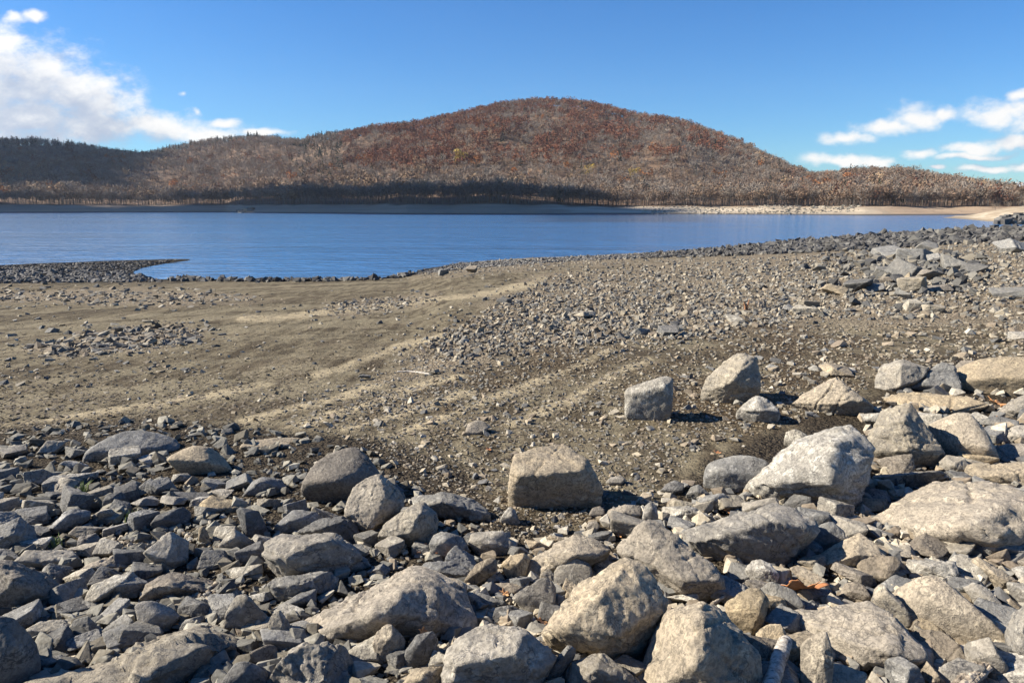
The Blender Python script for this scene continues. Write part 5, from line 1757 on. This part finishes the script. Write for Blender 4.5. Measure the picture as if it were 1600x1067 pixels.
def scatter(px, py, wpx, protos, cols, r, flat=(0.35, 0.75), sink=0.3, left=None):
    """stones at the ground points seen at (px, py), WPX wide in the picture of 1600 pixels"""
    G = hit_many(px, py)
    ok = G[:, 2] > -0.02
    G, w, sx0 = G[ok], np.asarray(wpx)[ok], np.asarray(px)[ok]
    dist = np.linalg.norm(G - np.array([0, 0, CAM_Z]), axis=1)
    s = w / FPX * dist * 0.5
    G[:, 2] = base_fast(G[:, 0], G[:, 1])
    Vs, Fs, Cs = [], [], []
    b = 0
    for i in range(len(G)):
        V, F = protos[r.integers(len(protos))]
        sx = s[i] * r.uniform(0.75, 1.3)
        sy = s[i] * r.uniform(0.55, 1.1)
        sz = s[i] * r.uniform(*flat)
        a = r.uniform(0, 6.283)
        Q = V * np.array([sx, sy, sz])
        tl, t2 = r.normal(0, 0.3, 2)
        ca, sa = math.cos(a), math.sin(a)
        Q = np.stack([Q[:, 0] + tl * Q[:, 2], Q[:, 1] + t2 * Q[:, 2], Q[:, 2] - tl * Q[:, 0] - t2 * Q[:, 1]], -1)
        Q = np.stack([Q[:, 0] * ca - Q[:, 1] * sa, Q[:, 0] * sa + Q[:, 1] * ca, Q[:, 2]], -1)
        Vs.append(Q + G[i] + np.array([0, 0, sz * (1 - 2 * sink)]))
        Fs.append(F + b)
        b += len(V)
        cc = cols if left is None or sx0[i] + r.normal(0, 120) > 650 else left
        Cs.append(np.broadcast_to(cc[r.integers(len(cc))] * r.uniform(0.8, 1.2), (len(V), 3)))
    return np.concatenate(Vs), np.concatenate(Fs), np.concatenate(Cs)


def join(parts):
    b = 0
    Vs, Fs, Cs = [], [], []
    for V, F, C in parts:
        Vs.append(V)
        Fs.append(F + b)
        Cs.append(C)
        b += len(V)
    return np.concatenate(Vs), np.concatenate(Fs), np.concatenate(Cs)


def sample(poly, n, r, power=None):
    poly = np.array(poly, float)
    lo, hi = poly.min(0), poly.max(0)
    out = []
    while len(out) < n:
        p = r.uniform(lo, hi, (n * 2, 2))
        _, ins = seg_dist(p[:, 0], p[:, 1], poly)
        out += list(p[ins])
    return np.array(out[:n])


r = np.random.default_rng(31)
# 1. rubble that fills the near bank
BANKX = [(-60, 690), (60, 668), (130, 660), (250, 655), (420, 672), (560, 700), (640, 745), (700, 800), (800, 850), (880, 830), (960, 800), (1060, 755), (1150, 770), (1330, 680), (1370, 620), (1480, 600), (1660, 600), (1660, 1080), (-60, 1080)]
p = sample(BANKX, 2500, r)
dep = np.clip((p[:, 1] - 640) / 430, 0, 1)
parts = [scatter(p[:, 0], p[:, 1], r.uniform(9, 17, len(p)) + dep * r.uniform(4, 18, len(p)), P_NEAR, STONE_COLS, r, flat=(0.25, 0.7), sink=0.15, left=LEFT_COLS)]
p = sample([(880, 840), (1010, 790), (1150, 775), (1340, 690), (1380, 630), (1480, 610), (1640, 610), (1640, 1075), (820, 1075)], 380, r)
parts.append(scatter(p[:, 0], p[:, 1], r.uniform(13, 26, len(p)), P_NEAR, STONE_COLS, r, flat=(0.4, 0.95), sink=0.1))
p = sample(BANKX, 5200, r)
dep = np.clip((p[:, 1] - 640) / 430, 0, 1)
parts.append(scatter(p[:, 0], p[:, 1], r.uniform(4, 9, len(p)) + dep * r.uniform(1, 7, len(p)), P_MID, STONE_COLS, r, left=LEFT_COLS))
# the same bank goes on beside and below the photograph
for poly, n in (([(1605, 600), (2150, 600), (2150, 1300), (1605, 1300)], 900), ([(-500, 690), (-10, 690), (-10, 1300), (-500, 1300)], 800), ([(-10, 1125), (1605, 1125), (1605, 1300), (-10, 1300)], 700)):
    p = sample(poly, n, r)
    dep = np.clip((p[:, 1] - 640) / 430, 0, 1.3)
    parts.append(scatter(p[:, 0], p[:, 1], r.uniform(14, 26, n) + dep * r.uniform(5, 28, n), P_NEAR, STONE_COLS[[0, 1, 2, 4, 5]], r, flat=(0.3, 0.6), sink=0.12, left=LEFT_COLS))
    p = sample(poly, n * 3, r)
    parts.append(scatter(p[:, 0], p[:, 1], r.uniform(5, 14, n * 3), P_MID, STONE_COLS, r, left=LEFT_COLS))
for cx, cy, rx, ry, n in ((100, 1020, 60, 25, 500), (300, 940, 60, 20, 200), (1420, 850, 90, 20, 260), (1520, 870, 60, 18, 160), (1330, 820, 30, 22, 120), (800, 980, 60, 18, 130), (250, 850, 90, 25, 260)):
    q = np.stack([r.normal(cx, rx * .6, n), r.normal(cy, ry * .6, n)], -1)
    parts.append(scatter(q[:, 0], q[:, 1], r.uniform(4, 11, n), P_PEB, STONE_COLS[[0, 1, 3, 4, 5]], r, flat=(0.5, 0.85)))
V, F, C = join(parts)
add('rubble', mk_mesh('rubble', V, F, False, {'tint': C}, stm), 'loose broken grey and tan stones filling the gaps between boulders', 'rubble', kind='stuff')
nf = len(F)

# 2. gravel of the open beach
parts = []
GR1 = [(880, 424), (800, 465), (730, 505), (650, 545), (720, 560), (900, 540), (1060, 530), (1250, 500), (1420, 500), (1640, 500), (1640, 372), (1400, 392), (1250, 400), (1100, 410), (960, 420)]
p = sample(GR1, 13500, r)
edge = r.uniform(0, 1, len(p)) < 0.45
p = p + edge[:, None] * np.stack([r.normal(0, 42, len(p)), r.normal(0, 13, len(p))], -1)
p = p[p[:, 1] > np.interp(p[:, 0], [600, 720, 900, 1100, 1250, 1400, 1600], [440, 425, 412, 402, 392, 384, 372])]
ww = 2.0 + (p[:, 1] - 370) / 190 * 2.4
drop = r.uniform(0, 1, len(p)) < smooth(1150, 1450, p[:, 0]) * smooth(430, 500, p[:, 1]) * 0.75
p, ww = p[~drop], ww[~drop]
fr = smooth(560, 430, p[:, 1])[:, None]
parts.append(scatter(p[:, 0], p[:, 1], ww * r.uniform(0.7, 1.0, len(p)) ** 1 * r.choice([1, 1, 1.3, 1.7, 2.2], len(p)), P_FAR, STONE_COLS * 0.8, r, flat=(0.45, 0.9), sink=0.2))
p = sample(GR1, 420, r)
parts.append(scatter(p[:, 0], p[:, 1], r.uniform(7, 14, len(p)) * np.clip((p[:, 1] - 330) / 150, 0.5, 1.2), P_MID, STONE_COLS * 0.7, r))
for poly, n, w0, w1 in ((STRIPS[0], 1500, 4, 9), (STRIPS[1], 620, 5, 14), (STRIPS[2], 420, 3, 8), (STRIPS[3], 1700, 2.5, 5), ([(-30, 520), (330, 500), (360, 560), (180, 570), (-30, 610)], 130, 4, 12),
                        ([(560, 590), (640, 545), (760, 545), (760, 600), (640, 640), (480, 650), (430, 640)], 900, 3, 8), ([(220, 568), (300, 568), (300, 582), (220, 582)], 40, 4, 12)):
    p = sample(poly, n, r) + np.stack([r.normal(0, 22, n), r.normal(0, 4.5, n)], -1)
    parts.append(scatter(p[:, 0], p[:, 1], w0 * 0.7 + (w1 - w0 * 0.7) * r.uniform(0, 1, n) ** 1.8, P_FAR, STONE_COLS * 0.72, r, flat=(0.3, 0.6), sink=0.42))
p = np.stack([r.normal(1410, 66, 430), r.normal(425, 18, 430)], -1)
parts.append(scatter(p[:, 0], p[:, 1], r.uniform(4, 16, len(p)), P_MID, STONE_COLS[[1, 2, 6, 0]] * 0.62, r, flat=(0.35, 0.8), sink=0.1))
p = sample([(1640, 372), (2150, 350), (2150, 600), (1640, 600)], 5200, r)
parts.append(scatter(p[:, 0], p[:, 1], r.uniform(2.5, 8, len(p)), P_FAR, STONE_COLS * 0.75, r))
# thin scatter over the tan and dark soil
p = sample([(430, 660), (640, 600), (900, 540), (1250, 510), (1640, 500), (1640, 610), (1370, 600), (1250, 660), (1100, 700), (1040, 760), (960, 800), (800, 850), (700, 790), (560, 690)], 7500, r)
parts.append(scatter(p[:, 0], p[:, 1], r.uniform(2.5, 6.0, len(p)), P_FAR, STONE_COLS[[0, 3, 4, 5, 1]] * 0.72, r))
p = sample([(430, 660), (640, 620), (900, 620), (1250, 540), (1640, 500), (1640, 560), (1250, 660), (1040, 760), (960, 800), (800, 850), (700, 790), (560, 690)], 330, r)
parts.append(scatter(p[:, 0], p[:, 1], r.uniform(6, 15, len(p)), P_MID, STONE_COLS, r))
p = sample([(0, 480), (800, 440), (700, 530), (400, 660), (0, 670)], 260, r)
parts.append(scatter(p[:, 0], p[:, 1], r.uniform(2.5, 7, len(p)), P_FAR, STONE_COLS, r))
MUD_COLS = np.array([(0.17, 0.143, 0.105), (0.13, 0.108, 0.078), (0.22, 0.188, 0.14), (0.10, 0.08, 0.057)])
for poly, n, w0, w1 in (([(-60, 478), (400, 470), (860, 430), (700, 540), (520, 620), (300, 668), (-60, 690)], 5200, 1.8, 4.2), ([(-60, 590), (500, 580), (420, 670), (-60, 690)], 900, 2.5, 6.0)):
    p = sample(poly, n, r)
    parts.append(scatter(p[:, 0], p[:, 1], r.uniform(w0, w1, n) * np.clip((p[:, 1] - 400) / 180, 0.6, 1.3), P_FAR, MUD_COLS, r, flat=(0.12, 0.3), sink=0.40))
V, F, C = join(parts)
add('gravel', mk_mesh('gravel', V, F, False, {'tint': C}, stm), 'grey and tan gravel strewn over the open lake bed', 'gravel', kind='stuff')
nf += len(F)

# 3. dark wet stones along the lake edge
parts = []
DK = [(1000, 397), (1100, 391), (1180, 384.5), (1250, 378), (1330, 372), (1400, 367.5), (1500, 362), (1640, 356), (2000, 345), (2000, 362), (1640, 374), (1500, 382), (1400, 388), (1250, 396), (1100, 402), (1000, 404)]
p = sample(DK, 4200, r)
parts.append(scatter(p[:, 0], p[:, 1], (3.6 + 2.2 * smooth(1000, 1300, p[:, 0])) * r.uniform(0.8, 1.7, len(p)), P_MID, DARK_COLS, r, flat=(0.6, 0.95), sink=0.2))
p = sample([(-60, 424), (0, 423), (150, 424), (215, 430), (250, 438), (260, 441), (0, 443), (-60, 444)], 1200, r)
parts.append(scatter(p[:, 0], p[:, 1], r.uniform(3, 7, len(p)), P_FAR, DARK_COLS * 1.5, r))
p = sample([(-60, 417.5), (0, 416), (100, 412), (200, 409), (282, 407), (250, 412), (215, 420), (205, 427), (-60, 427)], 1500, r)
parts.append(scatter(p[:, 0], p[:, 1], r.uniform(1.8, 4, len(p)), P_FAR, DARK_COLS * 1.1, r))
xs_ = r.uniform(262, 660, 190)
ys_ = np.interp(xs_, [262, 400, 520, 590, 635, 660], [438.5, 440, 439, 437, 432, 424]) + r.normal(0, 0.7, 190)
parts.append(scatter(xs_, ys_, r.uniform(4, 11, 190), P_MID, DARK_COLS, r, flat=(0.6, 0.9), sink=0.2))
p = sample([(640, 430), (720, 412), (900, 402), (1000, 397.5), (1000, 404), (900, 408), (740, 420)], 1300, r)
parts.append(scatter(p[:, 0], p[:, 1], r.uniform(2.5, 5.5, len(p)), P_FAR, DARK_COLS * 1.6, r))
V, F, C = join(parts)
add('shore_gravel', mk_mesh('shore_gravel', V, F, False, {'tint': C}, stm), 'dark wet stones lining the water edge of the near beach', 'gravel', kind='stuff')
nf += len(F)

# 4. pale rip rap on the far stony point, dark rocks in front of the sand bar
parts = []


def far_stones(n, px0, px1, d0, d1, zf, s0, s1, cols):
    Vs, Fs, Cs = [], [], []
    b = 0
    for _ in range(n):
        px = r.uniform(px0, px1)
        a = math.atan2(px - 800, FPX)
        d = r.uniform(d0, d1)
        x, y = math.sin(a) * d, math.cos(a) * d
        V, F = P_FAR[r.integers(len(P_FAR))]
        s = r.uniform(s0, s1)
        Vs.append(V * np.array([s, s, s * .7]) + np.array([x, y, zf(x, y)]))
        Fs.append(F + b)
        b += len(V)
        Cs.append(np.broadcast_to(cols[r.integers(len(cols))], (len(V), 3)))
    return np.concatenate(Vs), np.concatenate(Fs), np.concatenate(Cs)


hz1 = lambda x, y: float(hill_z(np.array([x]), np.array([y]))[0][0])
parts.append(far_stones(260, 1195, 1335, 402, 440, hz1, 0.3, 0.9, STONE_COLS[[0, 1, 3, 7]] * 0.8))
parts.append(far_stones(60, 372, 400, 520, 545, hz1, 0.8, 2.2, STONE_COLS[[0, 1, 2, 3]]))
parts.append(far_stones(420, 1000, 1195, 405, 440, hz1, 0.2, 0.7, STONE_COLS[[0, 1, 3, 7]]))
V, F, C = join(parts)
add('far_shore_gravel', mk_mesh('far_shore_gravel', V, F, False, {'tint': C}, stm), 'pale tumbled stones along the far shore and its point', 'gravel', kind='stuff')
parts = []
for _ in range(420):
    px = r.uniform(1558, 1800)
    q = plane0(px, r.uniform(345.5, 351))
    top = np.interp(px, [1558, 1580, 1650], [0.4, 1.6, 2.2]) * r.uniform(0.2, 1)
    V, F = P_FAR[r.integers(len(P_FAR))]
    s = r.uniform(0.5, 1.2)
    parts.append((V * np.array([s, s, s * .8]) + np.array([q[0], q[1], top]), F, np.broadcast_to(DARK_COLS[r.integers(4)] * 1.2, (len(V), 3))))
V, F, C = join(parts)
add('dark_rubble', mk_mesh('dark_rubble', V, F, False, {'tint': C}, stm), 'heap of dark rocks at the water in front of the sand bar', 'rubble', kind='stuff')
print('stone tris', nf)

# ------------------------------------------------------------------ wood, leaves, grass
def tube(path, radii, n=14, seed=0, wob=0.12, jag=0.0):
    r_ = np.random.default_rng(seed)
    path = np.array(path, float)
    # resample
    m = 40
    t = np.linspace(0, 1, len(path))
    tt = np.linspace(0, 1, m)
    P = np.stack([np.interp(tt, t, path[:, k]) for k in range(3)], -1)
    R = np.interp(tt, t, radii)
    d = np.gradient(P, axis=0)
    d /= np.linalg.norm(d, axis=1)[:, None]
    up = np.array([0, 0, 1.0]) if abs(d[0, 2]) < 0.9 else np.array([1.0, 0, 0])
    s = np.cross(d, up)
    s /= np.linalg.norm(s, axis=1)[:, None]
    u = np.cross(s, d)
    th = np.arange(n) / n * 2 * np.pi
    V = P[:, None, :] + (np.cos(th)[None, :, None] * s[:, None, :] + np.sin(th)[None, :, None] * u[:, None, :]) * R[:, None, None]
    nz = fbm(V.reshape(-1, 3) / (np.mean(R) * 1.5) + seed, 3).reshape(m, n)
    V = V + (V - P[:, None, :]) * (nz * wob)[:, :, None]
    if jag:
        V[-1] += d[-1] * (r_.uniform(-1, 1, n) * jag)[:, None]
        V[0] -= d[0] * (r_.uniform(-1, 1, n) * jag)[:, None]
    V = V.reshape(-1, 3)
    ii = np.arange(m * n).reshape(m, n)
    q = np.stack([ii[:-1], ii[1:], np.roll(ii[1:], -1, 1), np.roll(ii[:-1], -1, 1)], -1).reshape(-1, 4)
    V = np.concatenate([V, [P[0], P[-1]]])
    a, b = m * n, m * n + 1
    tri = [[ii[0][k], ii[0][(k + 1) % n], a, a] for k in range(n)] + [[ii[-1][(k + 1) % n], ii[-1][k], b, b] for k in range(n)]
    tri = np.array([[t_[0], t_[1], t_[2]] for t_ in tri])
    F = np.concatenate([q[:, [0, 1, 2]], q[:, [0, 2, 3]], tri])
    return V, F


def at_height(px, py, over):
    g = hit_ground(px, py)
    rr = ray(px, py)
    cam0 = np.array([0, 0, CAM_Z])
    L = np.linalg.norm(g - cam0)
    n = (g - cam0) / L
    return g - n * over


bk, T, B = new_mat('birch_bark')
tc = T.node('ShaderNodeTexCoord')
P = tc.outputs['Object']
b1 = T.noise(T.mapping(P, scale=(4, 4, 4)), 8.0, 5.0, 0.7)
b2 = T.noise(T.mapping(P, scale=(3, 26, 26)), 3.0, 4.0, 0.6)
c = T.mix(T.ramp(b1, 0.36, 0.62), (0.20, 0.175, 0.15), (0.45, 0.415, 0.36))
c = T.mix(T.ramp(b2, 0.58, 0.70), c, (0.06, 0.05, 0.045))
T.l.new(c, B.inputs['Base Color'])
T.l.new(T.bump(T.math('ADD', b1, b2), 0.6, 0.01), B.inputs['Normal'])

gw, T, B = new_mat('weathered_wood')
tc = T.node('ShaderNodeTexCoord')
P = tc.outputs['Object']
b1 = T.noise(T.mapping(P, scale=(1, 1, 1)), 30.0, 6.0, 0.7)
c = T.mix(T.ramp(b1, 0.36, 0.64), (0.15, 0.12, 0.09), (0.42, 0.36, 0.28))
T.l.new(c, B.inputs['Base Color'])
T.l.new(T.bump(b1, 0.9, 0.012), B.inputs['Normal'])


def stick(name, label, cat, pts, rad, mat, **kw):
    """pts: (px, py, metres towards the viewer)"""
    W_ = np.array([at_height(*p) for p in pts])
    o = W_.mean(0)
    V, F = tube(W_ - o, rad, **kw)
    return add(name, mk_mesh(name, V, F, True, None, mat), label, cat, loc=o)


br = bpy.data.objects.new('birch_branch', None)
COL.objects.link(br)
W_ = np.array([at_height(1200, 1085, .16), at_height(1208, 1060, .17), at_height(1217, 1030, .18), at_height(1225, 1008, .18), at_height(1229, 1001, .18)])
br.location = W_[0]
br['label'] = 'thick white barked birch branch with a broken end standing between boulders'
br['category'] = 'branch'
V, F = tube(W_ - W_[0], [0.031, 0.029, 0.028, 0.029, 0.024], seed=3, wob=0.16)
add('bark', mk_mesh('bark', V, F, True, None, bk), parent=br)
V, F = tube([W_[-1] - W_[0] - (W_[-1] - W_[-2]) * 0.3, W_[-1] - W_[0] + (W_[-1] - W_[-2]) * 0.35], [0.021, 0.016], seed=5, wob=0.3, jag=0.006)
add('broken_end', mk_mesh('broken_end', V, F, False, None, gw), parent=br)

sw = bpy.data.objects.new('splintered_branch', None)
COL.objects.link(sw)
W0 = at_height(1520, 1050, .12)
sw.location = W0
sw['label'] = 'splintered piece of grey weathered wood poking up at the picture bottom'
sw['category'] = 'driftwood'
for k, (a, b, rr_) in enumerate((((1488, 1075), (1532, 1027), .016), ((1500, 1078), (1543, 1034), .018), ((1496, 1080), (1536, 1038), .014), ((1508, 1080), (1548, 1043), .012))):
    pa = at_height(a[0], a[1], .12 + .02 * (k % 2))
    pb = at_height(b[0], b[1], .14 + .02 * (k % 2))
    V, F = tube([pa - W0, pb - W0], [rr_, rr_ * 0.75], n=8, seed=40 + k, wob=0.35, jag=0.02)
    add('splinter', mk_mesh('splinter', V, F, False, None, gw), parent=sw)

stick('twig', 'thin crooked dead twig lying in the gap beside the chunky rock', 'twig', [(1112, 944, .1), (1128, 934, .12), (1140, 924, .12), (1152, 918, .13), (1163, 911, .14)], [.009, .008, .009, .006, .004], gw, seed=8, wob=.4)
stick('driftwood_stick', 'thin pale straight driftwood stick lying on the gravel', 'driftwood', [(621, 580.5, .03), (640, 580.5, .035), (655, 582, .035), (672, 584.5, .03)], [.010, .014, .014, .012], bk, seed=9)
stick('dead_stick', 'short bent dead stick lying beside a flat stone below the rubble heap', 'stick', [(1426, 489, .03), (1434, 486, .06), (1442, 480, .1), (1448, 478, .08)], [.02, .035, .04, .02], gw, seed=10, wob=.4)


def stump(px, py, hpx, wpx, label, n, seed, mat):
    g = hit_ground(px, py)
    L = np.linalg.norm(g - np.array([0, 0, CAM_Z])) / FPX
    root = bpy.data.objects.new('dead_stump', None)
    COL.objects.link(root)
    root.location = g
    root['label'] = label
    root['category'] = 'stump'
    r_ = np.random.default_rng(seed)
    for k in range(n):
        dx = (k - (n - 1) / 2) * wpx / max(n, 1) * L
        hh = hpx * L * r_.uniform(0.65, 1.0)
        V, F = tube([(dx, r_.normal(0, .02), -.06), (dx * 0.9 + r_.normal(0, .01), 0, hh * .5), (dx * 0.95 + r_.normal(0, .02), 0, hh)], [wpx * L / n * .55, wpx * L / n * .45, wpx * L / n * .22], n=8, seed=seed + k, wob=.4, jag=.02)
        add('broken_stem', mk_mesh('broken_stem', V, F, False, None, mat), parent=root)


rw, T, B = new_mat('rusty_wood')
B.inputs['Base Color'].default_value = (0.27, 0.14, 0.075, 1)
stump(1165, 486, 17, 7, 'short rust brown rotten stump standing on tan gravel', 2, 60, rw)
stump(1190, 481, 16, 14, 'dark splintered stump of several upright stems on tan gravel', 4, 70, gw)

lfm, T, B = new_mat('dead_leaf')
oi = T.node('ShaderNodeObjectInfo')
tc = T.node('ShaderNodeTexCoord')
ln = T.noise(tc.outputs['Object'], 40.0, 4.0, 0.6)
c = T.mix(T.ramp(ln, 0.35, 0.65), (0.40, 0.19, 0.075), (0.56, 0.32, 0.15))
c = T.mix(T.ramp(oi.outputs['Random'], 0.0, 1.0, 0.0, 0.6, 'LINEAR'), c, (0.30, 0.085, 0.035))
T.l.new(c, B.inputs['Base Color'])
B.inputs['Roughness'].default_value = 0.6


def leaf_mesh(size, seed, curl=0.5):
    """a lobed dead maple leaf, curled, with real thickness"""
    r_ = np.random.default_rng(seed)
    lob = 5
    n = 60
    th = np.linspace(-np.pi, np.pi, n, endpoint=False)
    rad = 0.45 + 0.42 * np.abs(np.cos(th * lob / 2)) ** 1.6 + 0.07 * np.abs(np.sin(th * 11)) + r_.normal(0, .02, n)
    rad *= np.where(np.abs(th) > 2.6, 0.6, 1.0)
    rings = 6
    V = [[0, 0, 0]]
    for k in range(1, rings + 1):
        f = k / rings
        for i in range(n):
            V.append([np.cos(th[i]) * rad[i] * f, np.sin(th[i]) * rad[i] * f, 0])
    V = np.array(V)
    rr_ = np.hypot(V[:, 0], V[:, 1])
    V[:, 2] = curl * (0.55 * V[:, 1] ** 2 + 0.25 * V[:, 0] ** 2) + 0.10 * np.sin(np.arctan2(V[:, 1], V[:, 0]) * 5) * rr_ + 0.05 * fbm(V * 3 + seed, 2)
    F = []
    for i in range(n):
        F.append([0, 1 + i, 1 + (i + 1) % n])
    for k in range(rings - 1):
        a, b = 1 + k * n, 1 + (k + 1) * n
        for i in range(n):
            j = (i + 1) % n
            F += [[a + i, b + i, b + j], [a + i, b + j, a + j]]
    F = np.array(F)
    m = len(V)
    V2 = np.concatenate([V, V - np.array([0, 0, 0.02])])
    rim0 = 1 + (rings - 1) * n
    side = []
    for i in range(n):
        j = (i + 1) % n
        side += [[rim0 + i, rim0 + i + m, rim0 + j + m], [rim0 + i, rim0 + j + m, rim0 + j]]
    F2 = np.concatenate([F, F[:, ::-1] + m, np.array(side)])
    return V2 * size, F2


LEAVES = [
    (1258, 924, 62, .10, (0.5, 0.35, 2.6), 'big curled orange leaf standing between the smooth grey slab and mottled slab boulder'),
    (1168, 1050, 56, .17, (1.0, 0.1, 1.9), 'big torn orange brown leaf in the dark gap beside the birch branch'),
    (1521, 861, 34, .03, (0.3, -0.3, 0.4), 'bright orange leaf on pebbles under the broad flat pale slab'),
    (1592, 878, 26, .03, (0.2, 0.2, 1.4), 'orange brown leaf on pebbles at the picture edge'),
    (662, 862, 24, .03, (0.3, 0.2, 0.2), 'rust brown leaf on dark soil beside the squat rock'),
    (684, 867, 22, .03, (0.4, 0.1, 2.2), 'curled brown leaf next to the two lobed rock'),
    (590, 842, 20, .03, (0.5, 0.0, 1.0), 'brown leaf stuck under the edge of the squat rock'),
    (706, 876, 16, .03, (0.3, 0.3, 3.0), 'small brown leaf fragment below the two lobed rock'),
    (1483, 642, 18, .05, (0.1, 0.1, 0.5), 'pinkish brown leaf lying on the thin flat pinkish slab'),
    (1558, 632, 24, .04, (0.3, 0.1, 0.9), 'golden leaf among others under the massive pale boulder'),
    (1575, 640, 20, .03, (0.2, 0.3, 2.1), 'brown leaf just in front of the golden leaf by the massive pale boulder'),
    (1562, 668, 24, .03, (0.3, 0.0, 0.1), 'red brown leaf above the pale lozenge stone'),
    (845, 972, 20, .05, (0.5, 0.2, 1.5), 'pale brown leaf below the diamond slab'),
    (788, 928, 15, .05, (0.3, 0.2, 0.6), 'red brown leaf scrap above the blue grey wedge'),
    (660, 988, 13, .14, (0.9, 0.0, 0.3), 'tiny upright brown leaf on the dark stone under the tilted slab boulder'),
    (438, 1003, 12, .05, (0.4, 0.2, 0.3), 'red leaf scrap beside the small mottled upright stone'),
    (283, 974, 20, .02, (0.1, 0.1, 0.1), 'dark red leaf under the smooth grey triangular rock'),
    (345, 852, 12, .03, (0.3, 0.2, 1.1), 'little orange leaf scrap by the broken topped stone'),
    (1138, 800, 13, .03, (0.3, 0.1, 0.8), 'red leaf scrap on the small stone heap'),
    (1098, 815, 13, .03, (0.2, 0.1, 2.8), 'pinkish leaf scrap in front of the white block'),
    (1120, 708, 11, .02, (0.2, 0.1, 0.8), 'tiny red leaf on the soil above the lumpy dark boulder'),
    (966, 838, 10, .02, (0.2, 0.1, 0.8), 'tiny orange leaf on dark soil above the mottled cream boulder'),
    (763, 703, 9, .02, (0.2, 0.1, 0.8), 'tiny red leaf alone on open gravel'),
]
for k, (px, py, w, over, rot, lab) in enumerate(LEAVES):
    p = at_height(px, py, over)
    s = w / FPX * np.linalg.norm(p - np.array([0, 0, CAM_Z])) * 0.62
    V, F = leaf_mesh(s, 900 + k, curl=0.45 + 0.25 * (k % 3))
    o = add('dead_leaf', mk_mesh('dead_leaf', V, F, True, None, lfm), lab, 'leaf', loc=p + np.array([0, 0, s * 0.15]))
    o.rotation_euler = rot

gm2, T, B = new_mat('grass_blade')
B.inputs['Base Color'].default_value = (0.14, 0.18, 0.055, 1)
B.inputs['Roughness'].default_value = 0.6
for k, (px, py, hp, lab) in enumerate(((131, 773, 17, 'thin tuft of green grass beside the dark broken wedge'), (203, 815, 14, 'small green grass tuft by the black faced slab'), (88, 856, 14, 'yellow green grass tuft behind the thin tan slab'))):
    g = hit_ground(px, py)
    L = np.linalg.norm(g - np.array([0, 0, CAM_Z])) / FPX
    r_ = np.random.default_rng(80 + k)
    Vs, Fs = [], []
    for b in range(26):
        a = r_.uniform(0, 6.283)
        h = hp * L * r_.uniform(0.5, 1.1)
        out = h * r_.uniform(0.2, 1.1)
        wd = 0.0035
        b0 = np.array([r_.normal(0, .015), r_.normal(0, .015), 0.01])
        sd_ = np.array([-math.sin(a), math.cos(a), 0]) * wd
        dv = np.array([math.cos(a), math.sin(a), 0])
        m1 = b0 + dv * out * .35 + np.array([0, 0, h * .7])
        tp = b0 + dv * out + np.array([0, 0, h])
        n0 = len(Vs)
        Vs += [b0 - sd_, b0 + sd_, m1 + sd_ * .7, m1 - sd_ * .7, tp]
        Fs += [[n0, n0 + 1, n0 + 2], [n0, n0 + 2, n0 + 3], [n0 + 3, n0 + 2, n0 + 4]]
    add('grass_tuft', mk_mesh('grass_tuft', np.array(Vs), np.array(Fs), False, None, gm2), lab, 'grass', loc=g)


# ------------------------------------------------------------------ a trace of autumn haze
hzm = bpy.data.materials.new('haze_air')
hzm.use_nodes = True
hn = hzm.node_tree
hn.nodes.clear()
ho = hn.nodes.new('ShaderNodeOutputMaterial')
hv = hn.nodes.new('ShaderNodeVolumePrincipled')
hv.inputs['Color'].default_value = (0.80, 0.87, 1.0, 1)
hv.inputs['Density'].default_value = HAZE
hv.inputs['Anisotropy'].default_value = 0.2
hn.links.new(hv.outputs[0], ho.inputs['Volume'])
x0, x1, y0, y1, z0, z1 = -1400, 1400, -300, 1500, -4.2, 230
hV = np.array([[x, y, z] for x in (x0, x1) for y in (y0, y1) for z in (z0, z1)], float)
hF = np.array([[0, 1, 3, 2], [4, 6, 7, 5], [0, 4, 5, 1], [2, 3, 7, 6], [0, 2, 6, 4], [1, 5, 7, 3]])
if HAZE > 0:
    add('haze', mk_mesh('haze', hV, hF, False, None, hzm), 'thin blue autumn haze over the lake and hills', 'haze', kind='stuff')
